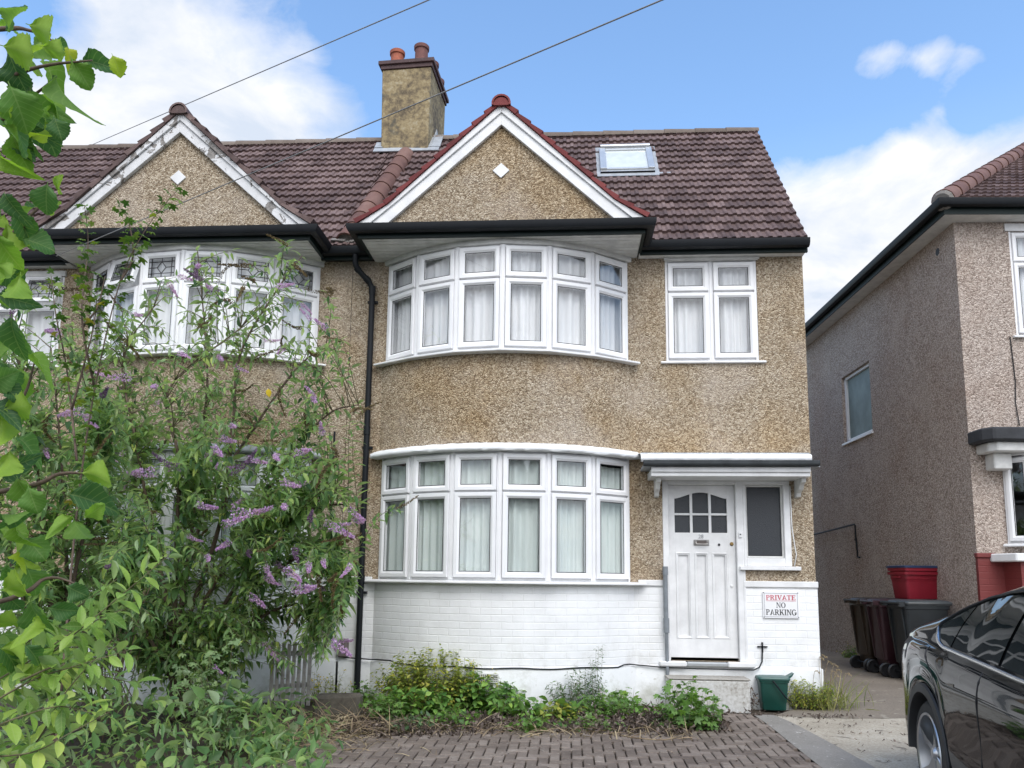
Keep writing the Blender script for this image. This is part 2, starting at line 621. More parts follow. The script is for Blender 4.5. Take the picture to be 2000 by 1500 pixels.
CONCL = speckle('pale_concrete', ((.34, (.22, .19, .145)), (.55, (.40, .355, .285)), (.7, (.54, .505, .43))), 45, 1.3, (6, .64, (.13, .11, .09)))
CONCM = speckle('grey_edging_concrete', ((.3, (.16, .15, .13)), (.7, (.30, .28, .255))), 50, 1.5, (22, .66, (.5, .48, .44)))
ALLEYM = speckle('damp_alley_concrete', ((.3, (.12, .10, .08)), (.7, (.27, .23, .185))), 50, 1.1, (9, .64, (.30, .27, .22)))
SOIL = speckle('dark_soil', ((.3, (.035, .028, .022)), (.7, (.10, .08, .062))), 40, 2)
PAVER = tile_mat('paving_block', ((.05, (.10, .078, .064)), (.45, (.17, .136, .112)), (.8, (.235, .194, .163)), (1.0, (.32, .275, .235))), (.46, .44, .39))
ASPH = speckle('asphalt', ((.3, (.035, .035, .037)), (.7, (.075, .075, .075))), 60, 1)
BARK = plain('brown_bark', (.13, .09, .065), .85, var=.4, vscale=30, bumps=.5, bscale=60)
TWIG = plain('green_brown_twig', (.15, .13, .07), .8, var=.4, vscale=20)
STRAW = leaf_mat('dry_straw', ((0, (.17, .12, .08)), (.5, (.30, .22, .14)), (1, (.48, .39, .25))), (.4, .32, .2), .15, .8)
DEADM = leaf_mat('dead_leaf', ((0, (.07, .05, .045)), (.6, (.18, .14, .12)), (1, (.33, .265, .22))), (.15, .11, .09), .1, .85)
WOODG = plain('weathered_grey_wood', (.42, .39, .36), .8, var=.35, vscale=14, bumps=.4, bscale=50)
BUDL = leaf_mat('buddleia_leaf', ((0, (.04, .09, .035)), (.35, (.115, .22, .075)), (.7, (.25, .39, .12)), (1, (.46, .55, .15))), (.48, .58, .38), .42)
HAZL = leaf_mat('hazel_leaf', ((0, (.05, .115, .055)), (.35, (.10, .22, .065)), (.65, (.24, .41, .06)), (.86, (.42, .54, .05)), (1, (.62, .46, .06))), (.26, .42, .08), .5, .5, .25, veins=9)
WILL = leaf_mat('privet_leaf', ((0, (.13, .24, .05)), (.5, (.27, .43, .085)), (1, (.46, .57, .14))), (.40, .50, .28), .4, .4, veins=7)
SYCL = leaf_mat('sapling_leaf', ((0, (.05, .11, .03)), (.5, (.11, .20, .045)), (.85, (.24, .31, .05)), (1, (.36, .30, .06))), (.2, .3, .08), .4)
BRAM = leaf_mat('bramble_leaf', ((0, (.08, .15, .05)), (.5, (.19, .30, .09)), (1, (.33, .43, .15))), (.22, .3, .16), .3)
WEED = leaf_mat('weed_leaf', ((0, (.06, .15, .035)), (.5, (.17, .33, .07)), (1, (.33, .50, .10))), (.16, .26, .09), .35)
YWEED = leaf_mat('yellow_green_weed', ((0, (.08, .15, .035)), (.4, (.26, .32, .06)), (.8, (.48, .47, .09)), (1, (.62, .55, .12))), (.28, .32, .1), .4)
BLUEW = leaf_mat('blue_green_weed', ((0, (.045, .10, .045)), (.6, (.11, .19, .08)), (1, (.19, .27, .12))), (.12, .17, .1), .3)
GRASS = leaf_mat('dry_grass_blade', ((0, (.09, .14, .03)), (.5, (.22, .26, .07)), (1, (.46, .42, .20))), (.3, .3, .12), .3)
PURP = leaf_mat('lilac_floret', ((0, (.40, .20, .58)), (.5, (.66, .40, .80)), (1, (.90, .70, .95))), (.70, .48, .82), .4, .6)
PURPD = leaf_mat('fading_floret', ((0, (.10, .06, .12)), (.5, (.20, .12, .22)), (1, (.34, .2, .36))), (.2, .13, .2), .2, .7)
SEED = leaf_mat('brown_seed', ((0, (.065, .045, .025)), (.5, (.135, .095, .045)), (1, (.23, .17, .07))), (.1, .07, .04), .1, .8)
YEL = leaf_mat('yellow_petal', ((0, (.65, .42, .02)), (1, (.8, .62, .05))), (.6, .45, .03), .3, .6)

# ------------------------------------------------------------------ ground


def gz(x, y):                                       # ground height: falls towards the street, rises into the alley on the right
    z = .028 * max(min(y, 0), -9.2)
    k = min(1, max(0, (x - 2.6) / 1.2)) * min(1, max(0, (y + 1.4) / 2.0))
    return z + .13 * k * k * (3 - 2 * k)


def ground_grid(name, x0, x1, y0, y1, nx, ny, mat, dz):
    m = MB()
    vs = [(x0 + (x1 - x0) * i / nx, y0 + (y1 - y0) * j / ny) for j in range(ny + 1) for i in range(nx + 1)]
    m.add([(x, y, gz(x, y) + dz) for x, y in vs], [(j * (nx + 1) + i, j * (nx + 1) + i + 1, (j + 1) * (nx + 1) + i + 1, (j + 1) * (nx + 1) + i) for j in range(ny) for i in range(nx)])
    return tag(m.build(name, mat, smooth=True), kind='structure')


def ground_strip(name, L, Rr, mat, dz, nx=8, kind='structure'):  # sheet between two edges given as plan points
    m = MB()
    vs = []
    for a, b in zip(L, Rr):
        for i in range(nx + 1):
            x = a[0] + (b[0] - a[0]) * i / nx
            y = a[1] + (b[1] - a[1]) * i / nx
            vs.append((x, y, gz(x, y) + dz))
    m.add(vs, [(j * (nx + 1) + i, j * (nx + 1) + i + 1, (j + 1) * (nx + 1) + i + 1, (j + 1) * (nx + 1) + i) for j in range(len(L) - 1) for i in range(nx)])
    return tag(m.build(name, mat, smooth=True), kind=kind)


def build_ground():
    m = MB()
    m.quad((-300, -300, -.42), (300, -300, -.42), (300, 300, -.42), (-300, 300, -.42))
    tag(m.build('ground', SOIL), kind='structure')
    ground_grid('front_garden', -12, 12, -11, 14, 96, 100, SOIL, -.012)
    # street behind the camera
    m = MB()
    m.box(-60, 60, -13.2, -11.0, -.5, -.26)
    tag(m.build('pavement', CONCM), kind='structure')
    m = MB()
    m.box(-60, 60, -21, -13.2, -.6, -.38)
    tag(m.build('road', ASPH), kind='structure')
    m = MB()
    m.box(-60, 60, -23.2, -21, -.5, -.26)
    tag(m.build('far_pavement', CONCM), kind='structure')
    # driveway, alley, edging
    ys = [-11, -8, -6, -4.5, -3.4, -2.6, -1.9, -1.3, -.8, -.45]
    edge = [3.2, 2.95, 2.75, 2.62, 2.52, 2.42, 2.36, 2.30, 2.24, 2.16]
    inner = [2.75, 2.5, 2.3, 2.2, 2.08, 1.99, 1.98, 1.98, 1.97, 1.95]
    ground_strip('driveway', list(zip(edge, ys)), [(9, y) for y in ys], CONCL, .004, 20)
    ground_strip('alley_path', [(2.16, -.47), (2.6, .1), (2.79, 1), (2.79, 3), (2.79, 13)], [(9, -1.1), (9, -.2), (6, 1), (6, 3), (6, 13)], ALLEYM, .008, 30)
    ground_strip('edging_strip', list(zip(inner, ys)), list(zip(edge, ys)), CONCM, .012, 4)
    # herringbone block paving, each block modelled
    m = MB()
    m2 = MB()
    U = .09
    for j in range(-92, -3):
        for i in range(-28, 36):
            o = (i - j) % 4
            if o == 0:
                a, b, c, d = i, i + 2, j, j + 1
            elif o == 2:
                a, b, c, d = i, i + 1, j - 1, j + 1
            else:
                continue
            x0, x1, y0, y1 = a * U + .04, b * U + .04, c * U, d * U
            xr = float(np.interp(y1, ys, inner))
            back = -1.62 - .1 * math.sin(x0 * 3) + (.1 if x0 > -.6 else -.35 * min(1.5, (-.6 - x0))) + (1.05 * min(1, max(0, (x0 - 1.15) / .15)))
            if x1 > xr + .06 or y1 > min(back + .25, -.42):
                continue
            g = .0055
            x1c = min(x1, xr)
            zr = .018 + random.uniform(-.003, .003)
            q = .006
            lo_ = [(x0 + g, y0 + g, gz(x0, y0) - .01), (x1c - g, y0 + g, gz(x1, y0) - .01), (x1c - g, y1 - g, gz(x1, y1) - .01), (x0 + g, y1 - g, gz(x0, y1) - .01)]
            hi0 = [(x0 + g, y0 + g, gz(x0, y0) + zr - q), (x1c - g, y0 + g, gz(x1, y0) + zr - q), (x1c - g, y1 - g, gz(x1, y1) + zr - q), (x0 + g, y1 - g, gz(x0, y1) + zr - q)]
            hi = [(x0 + g + q, y0 + g + q, gz(x0, y0) + zr), (x1c - g - q, y0 + g + q, gz(x1, y0) + zr), (x1c - g - q, y1 - g - q, gz(x1, y1) + zr), (x0 + g + q, y1 - g - q, gz(x0, y1) + zr)]
            r_ = random.random()
            m.hexa(lo_, hi0, 0, r_)
            m.hexa(hi0, hi, 0, r_)
    tag(m.build('block_paving', PAVER), kind='structure')


build_ground()

# ------------------------------------------------------------------ house parts


def arc_pts(cx, half, sag, n, y0=0.0):
    rad = (half * half + sag * sag) / (2 * sag)
    a = math.asin(half / rad)
    return [(cx + rad * math.sin(-a + 2 * a * i / n), y0 - (rad * math.cos(-a + 2 * a * i / n) - (rad - sag))) for i in range(n + 1)]


def sash(mb, A, B, z0, z1, s0, s1, w, t, off, mi=0, tilt=0):
    """mitred frame on the wall line A to B; returns the corners of the opening on the glass plane"""
    A, B = np.array(A, float), np.array(B, float)
    L = np.linalg.norm(B - A)
    u = (B - A) / L
    n = np.array((u[1], -u[0]))

    def pt(s, z, d):
        if tilt:
            dz = z1 - z
            return (*(A + u * s + n * (off + d + math.sin(tilt) * dz)), z1 - math.cos(tilt) * dz)
        return (*(A + u * s + n * (off + d)), z)

    def loop(i, d):
        return [pt(s0 + i, z0 + i, d), pt(s1 - i, z0 + i, d), pt(s1 - i, z1 - i, d), pt(s0 + i, z1 - i, d)]
    loops = [loop(0, -.03), loop(0, t - .004), loop(.004, t), loop(w * .62, t), loop(w, t * .35), loop(w, -.03)]
    vs = [p for l in loops for p in l]
    fs = []
    for k in range(len(loops) - 1):
        for j in range(4):
            a, b = k * 4 + j, k * 4 + (j + 1) % 4
            fs.append((a, b, b + 4, a + 4))
    mb.add(vs, fs, None, mi)
    # thin dark gasket
    g0, g1 = loop(w - .001, t * .36), loop(w + .008, t * .34)
    mb.add(g0 + g1, [(j, (j + 1) % 4, 4 + (j + 1) % 4, 4 + j) for j in range(4)], None, 1)
    return loop(w, t * .2), pt


def lead_lines(mb, pt, s0, s1, z0, z1, d):
    """leaded light: border lines and a diamond in the middle"""
    def bar(a, b, w=.004):
        (sa, za), (sb, zb) = a, b
        L = math.hypot(sb - sa, zb - za)
        nx_, nz_ = -(zb - za) / L * w, (sb - sa) / L * w
        q = [pt(sa + nx_, za + nz_, d), pt(sb + nx_, zb + nz_, d), pt(sb - nx_, zb - nz_, d), pt(sa - nx_, za - nz_, d)]
        q2 = [pt(sa + nx_, za + nz_, d + .004), pt(sb + nx_, zb + nz_, d + .004), pt(sb - nx_, zb - nz_, d + .004), pt(sa - nx_, za - nz_, d + .004)]
        mb.hexa(q, q2)
    w, h = s1 - s0, z1 - z0
    cx, cz = (s0 + s1) / 2, (z0 + z1) / 2
    dw, dh = w * .17, h * .3
    for f in (.12, .88):
        bar((s0 + w * f, z0), (s0 + w * f, z1))
    for f in (.2, .8):
        bar((s0, z0 + h * f), (s1, z0 + h * f))
    for a, b in (((cx - dw, cz), (cx, cz + dh)), ((cx, cz + dh), (cx + dw, cz)), ((cx + dw, cz), (cx, cz - dh)), ((cx, cz - dh), (cx - dw, cz))):
        bar(a, b)
    for a, b in (((cx, z0), (cx, cz - dh)), ((cx, cz + dh), (cx, z1)), ((s0, cz), (cx - dw, cz)), ((cx + dw, cz), (s1, cz))):
        bar(a, b)


def window_unit(root, pts, z0, z1, zt, leaded=False, open_at=None, cur=CURT, cur_low=None, sillext=(.11, .11), sill_th=.036, sill_out=.07, cur_drop=(0, 0), name='bay_window', gap=0.012, w=.062):
    """window of upright facets along the plan line pts; zt is the height of the transom"""
    fr = MB()
    A0 = [np.array(p, float) for p in pts]
    # frame: posts at each joint, head, sill and transom rails between
    fr.sweep(pts, ((.0, z1 - .03), (.0, z1), (-.07, z1), (-.07, z1 - .03)))
    fr.sweep(pts, ((.0, z0), (.0, z0 + .03), (-.07, z0 + .03), (-.07, z0)))
    fr.sweep(pts, ((-.004, zt - .018), (-.004, zt + .018), (-.07, zt + .018), (-.07, zt - .018)))
    N = len(pts)
    for i, p in enumerate(A0):
        ds = []
        if i > 0:
            ds.append((p - A0[i - 1]) / np.linalg.norm(p - A0[i - 1]))
        if i < N - 1:
            ds.append((A0[i + 1] - p) / np.linalg.norm(A0[i + 1] - p))
        d = sum(ds)
        d = d / np.linalg.norm(d)
        n = np.array((d[1], -d[0]))
        hw0 = -.03 if i > 0 else 0
        hw1 = .03 if i < N - 1 else 0
        for (a, b, o) in ((hw0, hw1, .010), (hw0 * .45, hw1 * .45, .018)):
            if a == b:
                continue
            if i == 0:
                a, b = 0, .03
            if i == N - 1:
                a, b = -.03, 0
            c = [p + d * a - n * .075, p + d * a + n * o, p + d * b + n * o, p + d * b - n * .075]
            fr.prism([tuple(q) for q in c], z0 + .001 * (o > .015), z1 - .001 * (o > .015))
    win = fr.build(name, UPVC, root, bevel=.003)
    for i in range(N - 1):
        A, B = pts[i], pts[i + 1]
        L = math.dist(A, B)
        a, b = .032, L - .032
        for nm_, lo_, hi_ in (('casement', z0 + .03, zt - .012), ('top_light', zt + .012, z1 - .026)):
            mb = MB()
            top = nm_ == 'top_light'
            q, pt = sash(mb, A, B, lo_, hi_, a, b, w, .026, gap, tilt=(R(14) if top and open_at == i else 0))
            mb.build(nm_, [UPVC, GASKET], win, smooth=20)
            g = MB()
            g.quad(*q)
            g.build('pane', GLASS, win)
            if leaded and top:
                lm = MB()
                lead_lines(lm, pt, a + w, b - w, lo_ + w, hi_ - w, .026 * .3)
                lm.build('lead_came', GASKET, win)
    # sill
    e = list(pts)
    d0 = (A0[1] - A0[0]) / np.linalg.norm(A0[1] - A0[0])
    d1 = (A0[-1] - A0[-2]) / np.linalg.norm(A0[-1] - A0[-2])
    e = [tuple(A0[0] - np.array((sillext[0], 0)))] + [tuple(p) for p in A0[1:-1]] + [tuple(A0[-1] + np.array((sillext[1], 0)))]
    sm = MB()
    sm.sweep(e, ((-.05, z0 - sill_th), (sill_out, z0 - sill_th), (sill_out + .004, z0 - sill_th + .01), (sill_out, z0 - .012), (-.0, z0 + .001), (-.05, z0 + .001)))
    sm.build('sill', WPAINT, win, bevel=.003)
    # pleated net curtain behind the glass
    if cur:
        cm = MB()
        M_ = 420 if N > 3 else 160
        cl = [0]
        for i in range(N - 1):
            cl.append(cl[-1] + math.dist(pts[i], pts[i + 1]))
        T = cl[-1]
        ph = random.random() * 9
        vs = []
        for i in range(M_ + 1):
            s = T * i / M_
            k = max(j for j in range(N - 1) if cl[j] <= s + 1e-6)
            f = (s - cl[k]) / (cl[k + 1] - cl[k])
            p = A0[k] * (1 - f) + A0[k + 1] * f
            d = (A0[min(k + 1, N - 1)] - A0[k])
            d = d / np.linalg.norm(d)
            n = np.array((d[1], -d[0]))
            # bend the inset line softly at the joints
            c = np.mean(A0, axis=0) + np.array((0, 1.6))
            to = (c - p) / np.linalg.norm(c - p)
            pl_ = .014 * math.sin(s * 62 + 2.2 * math.sin(s * 7 + ph)) + .010 * math.sin(s * 23 + ph)
            q = p + to * (.085 + pl_)
            dr = max(cur_drop[0] * max(0, 1 - s / (T * .28)), cur_drop[1] * max(0, 1 - (T - s) / (T * .28)))
            sag = .02 * math.sin(s * 5 + ph)
            vs.append((q[0], q[1], (cur_low or z0) + .01))
            vs.append((q[0], q[1], z1 - .05 - dr + (sag if dr else 0)))
        for k_, sg in ((0, -1), (-1, 1)):           # the curtain runs on past the opening behind the wall
            a_, b_ = (vs[0], vs[1]) if k_ == 0 else (vs[-2], vs[-1])
            ex_ = [(a_[0] + sg * .35, a_[1] + .05, a_[2]), (b_[0] + sg * .35, b_[1] + .05, b_[2])]
            vs = ex_ + vs if k_ == 0 else vs + ex_
        M_ += 2
        cm.add(vs, [(2 * i, 2 * i + 2, 2 * i + 3, 2 * i + 1) for i in range(M_)])
        cm.build('curtain', cur, win, smooth=True)
    return win


def wall_rects(mb, x0, x1, z0, z1, holes, y=0.0, depth=.13):
    """flat wall facing -Y with rectangular holes (x0, x1, z0, z1) and their reveals"""
    xs = sorted({x0, x1, *[h[0] for h in holes], *[h[1] for h in holes]})
    zs = sorted({z0, z1, *[h[2] for h in holes], *[h[3] for h in holes]})
    for i in range(len(xs) - 1):
        for j in range(len(zs) - 1):
            cx, cz = (xs[i] + xs[i + 1]) / 2, (zs[j] + zs[j + 1]) / 2
            if any(h[0] < cx < h[1] and h[2] < cz < h[3] for h in holes):
                continue
            mb.quad((xs[i], y, zs[j]), (xs[i + 1], y, zs[j]), (xs[i + 1], y, zs[j + 1]), (xs[i], y, zs[j + 1]))
    for h in holes:
        a, b, c, d = h[:4]
        mb.quad((a, y, c), (a, y + depth, c), (a, y + depth, d), (a, y, d))
        mb.quad((b, y, c), (b, y, d), (b, y + depth, d), (b, y + depth, c))
        mb.quad((a, y, d), (a, y + depth, d), (b, y + depth, d), (b, y, d))
        mb.quad((a, y, c), (b, y, c), (b, y + depth, c), (a, y + depth, c))


def tiles(mb, o, u, v, n, width, length, gauge=.207, pitch=.105, th=.04, clip=None, rh=.016, hip=0):
    """interlocking tiles: courses of raised and sunk strips, each course overlapping the one below"""
    o, u, v, n = (np.array(q, float) for q in (o, u, v, n))
    nc = int(math.ceil(length / gauge))
    nt = int(math.ceil(width / pitch))
    for c in range(nc):
        s0 = c * gauge - .02
        s1 = min(length, s0 + gauge + .03)
        stag = (c % 2) * pitch
        lastr = random.random()
        for i in range(-1, nt + 1):
            a = max(0, i * pitch + stag * 0)
            b = min(width, (i + 1) * pitch + stag * 0)
            if b - a < .004:
                continue
            if (i + (c % 2)) % 2 == 0:
                lastr = random.random()
            rr = min(1, max(0, lastr + random.uniform(-.12, .12)))
            if clip and clip((a + b) / 2, (s0 + s1) / 2):
                continue
            m1 = a + (b - a) * .5
            e = (b - a) * .09
            # sunk half then raised half
            jz = random.uniform(-.002, .002)
            def q(s, t, h):
                return o + u * s + v * t + n * (h + jz)
            prof = ((a, 0), (m1 - e, 0), (m1 + e, rh), (b - e, rh), (b, 0))
            vs = []
            for s, h in prof:
                vs += [q(s, s0, h - .004), q(s, s0, h + th), q(s, s1, h + .004)]
            fs = []
            for k in range(4):
                fs += [(3 * k, 3 * k + 3, 3 * k + 4, 3 * k + 1), (3 * k + 1, 3 * k + 4, 3 * k + 5, 3 * k + 2)]
            mb.add(vs, fs, rr)
    # boarding under the tiles
    b0, b1 = o - n * .015, o + v * length - n * .015
    cut = u * hip
    mb.add((b0, b0 + u * width, b1 + u * width, b1 + cut), ((0, 1, 2, 3),), 0)


def half_round(mb, p0, p1, r0, r1, n_seg, upv=(0, 0, 1), lap=.012, half=True, steps=10):
    """a run of half round ridge or hip tiles"""
    p0, p1 = np.array(p0, float), np.array(p1, float)
    d = p1 - p0
    L = np.linalg.norm(d)
    d = d / L
    side = np.cross(d, np.array(upv, float))
    side = side / np.linalg.norm(side)
    up = np.cross(side, d)
    for k in range(n_seg):
        a, b = L * k / n_seg - .004, L * (k + 1) / n_seg + .02
        f = k / n_seg
        ra = r0 + (r1 - r0) * f + lap
        rb = r0 + (r1 - r0) * f
        rnd = random.random()
        vs = []
        for (s, r_) in ((a, ra - .022), (a, ra), (b, rb)):
            for j in range(steps + 1):
                g = math.pi * (-.06 + 1.12 * j / steps)
                vs.append(p0 + d * s + side * math.cos(g) * r_ + up * math.sin(g) * r_)
        fs = []
        for q in range(2):
            for j in range(steps):
                x = q * (steps + 1) + j
                fs.append((x, x + 1, x + steps + 2, x + steps + 1))
        mb.add(vs, fs, rnd)


def gutter_run(root, path, ztop, fascia_h=.17, side=.0):
    """black gutter over a dark fascia board along a plan line"""
    g = MB()
    o = .018
    prof = [(o, ztop), (o, ztop - .06), (o + .02, ztop - .088), (o + .055, ztop - .095), (o + .09, ztop - .082), (o + .108, ztop - .05), (o + .11, ztop), (o + .118, ztop + .004), (o + .118, ztop - .012),
            ]
    outer = [(o, ztop), (o, ztop - .06), (o + .02, ztop - .088), (o + .055, ztop - .095), (o + .09, ztop - .082), (o + .108, ztop - .05), (o + .112, ztop)]
    inner = [(o + .104, ztop - .002), (o + .1, ztop - .048), (o + .086, ztop - .074), (o + .055, ztop - .086), (o + .024, ztop - .08), (o + .008, ztop - .056), (o + .008, ztop - .002)]
    g.sweep(path, outer + inner)
    go = g.build('gutter', BLACKP, root, smooth=35)
    f = MB()
    f.sweep(path, ((-.02, ztop - fascia_h), (.015, ztop - fascia_h), (.015, ztop + .0), (-.02, ztop)))
    f.build('fascia', BGREEN, root)
    return go


ROOF_E = (-.16, 5.362)                              # eaves and ridge of the terrace roof in Y and Z
ROOF_R = (1.985, 8.005)
RV = np.array((0, ROOF_R[0] - ROOF_E[0], ROOF_R[1] - ROOF_E[1]))
RLEN = float(np.linalg.norm(RV))
RV = RV / RLEN
RN = np.array((0, -RV[2], RV[1]))


def roof_pt(x, s, h=0.0):
    return np.array((x, ROOF_E[0], ROOF_E[1])) + RV * s + RN * h


def gable(root, gx, half, zf, za, peel=False, gy=-.66):
    """bay gable: pebbledashed triangle, bargeboards, tiled sides, diamond, soffit box, gutter"""
    k = half
    outer = [(gx - k - .02, zf), (gx - k * .80, zf + (za - zf) * .155), (gx, za), (gx + k * .80, zf + (za - zf) * .155), (gx + k + .02, zf)]
    m = MB()
    m.prism_y([(gx - k + .1, zf - .05), (gx + k - .1, zf - .05), (gx, za - .1)], gy, gy + .1)
    m.build('gable_wall', PEB, root)
    # bargeboards: outer board and inner board proud of each other, one per slope
    for sgn in (-1, 1):
        b = MB()
        w_in = .33 if not peel else .30
        o3 = outer[:3] if sgn < 0 else outer[2:][::-1]     # foot, knee, apex
        (fx, fz), (kx, kz), (ax, az) = o3
        inn_f = (fx - sgn * w_in * 1.02, zf)
        inn_k = (fx - sgn * (w_in + .06), zf + .045)
        inn_a = (gx, za - .245)
        md = lambda a, c, f: (a[0] + (c[0] - a[0]) * f, a[1] + (c[1] - a[1]) * f)
        c0, c1, c2 = md((fx, fz), inn_f, .42), md((kx, kz), inn_k, .42), md((ax, az), inn_a, .42)
        c1 = md(c0, c2, .2)
        c1 = (c1[0], c1[1] - .012)
        b.prism_y([(fx, fz), (kx, kz), (ax, az), c2, c1, c0], gy - .075, gy - .003)
        b.prism_y([c0, c1, c2, inn_a, inn_f], gy - .052, gy - .0025)
        b.build('bargeboard', PEEL if peel else WPAINT, root, bevel=.004)
    # tiled sides with stepped verge
    for sgn in (-1, 1):
        pts = [outer[0], outer[1], outer[2]] if sgn < 0 else [outer[4], outer[3], outer[2]]
        seg = []
        for (p, q) in ((pts[0], pts[1]), (pts[1], pts[2])):
            L = math.dist(p, q)
            nn = max(1, round(L / .2))
            for i in range(nn):
                a = (p[0] + (q[0] - p[0]) * i / nn, p[1] + (q[1] - p[1]) * i / nn)
                c = (p[0] + (q[0] - p[0]) * (i + 1) / nn, p[1] + (q[1] - p[1]) * (i + 1) / nn)
                seg.append((a, c))
        for nm_, ya, yb, mt, lift in (('verge', gy - .10, gy + .06, TILE if peel else REDT, .012), ('gable_roof', gy + .06, 1.2, TILE, .012)):
            t_ = MB()
            for a, c in seg:
                L = math.dist(a, c)
                n_ = (-(c[1] - a[1]) / L * sgn, (c[0] - a[0]) / L * sgn)
                if n_[1] < 0:
                    n_ = (-n_[0], -n_[1])
                h0, h1 = lift + (.050 if not peel else .06), lift + .018
                e0, e1 = (a[0] - (c[0] - a[0]) * .12, a[1] - (c[1] - a[1]) * .12), c
                prof = [(e0[0] + n_[0] * lift * .2, e0[1] + n_[1] * lift * .2), (e1[0] + n_[0] * lift * .2, e1[1] + n_[1] * lift * .2), (e1[0] + n_[0] * h1, e1[1] + n_[1] * h1), (e0[0] + n_[0] * h0, e0[1] + n_[1] * h0)]
                j = random.uniform(-.012, .012) * (1.6 if peel else .5)
                nb = 1 if nm_ == 'verge' else 16
                for q in range(nb):
                    y0_, y1_ = ya + (yb - ya) * q / nb, ya + (yb - ya) * (q + 1) / nb
                    t_.prism_y(prof, y0_ + (j if nm_ == 'verge' else 0) + .001 * q, y1_)
            t_.build(nm_, mt, root)
    r_ = MB()
    half_round(r_, (gx, gy - .13, za - .025), (gx, 1.25, za - .025), .10, .10, 5, steps=10)
    # closed front end of the first ridge tile
    r_.prism_y([(gx + .095 * math.cos(math.pi * j / 10), za - .045 + .1 * math.sin(math.pi * j / 10)) for j in range(11)], gy - .122, gy - .08)
    r_.build('gable_ridge_tile', TILE if peel else REDT, root, smooth=40)
    d = MB()
    dz = zf + (za - zf) * .445
    d.prism_y([(gx - .098, dz), (gx, dz + .092), (gx + .098, dz), (gx, dz - .092)][::-1], gy - .016, gy + .01)
    d.build('diamond_plaque', WPAINT, root, bevel=.003)
    # soffit under the overhang, butted against gutter boards
    x0, x1 = gx - k - .01, gx + k + .01
    zs = zf - .165
    s = MB()
    s.box(x0 + .02, x1 - .02, gy - .01, .02, zs, zs + .02)
    for i in range(7):                              # plank joints
        y = gy + .06 + i * .095
        s.box(x0 + .04, x1 - .04, y, y + .085, zs - .005, zs - .0005)
    s.build('soffit', WOLD, root)
    gutter_run(root, [(x0, -.15), (x0, gy - .03), (x1, gy - .03), (x1, -.15)], zf - .04, .135)


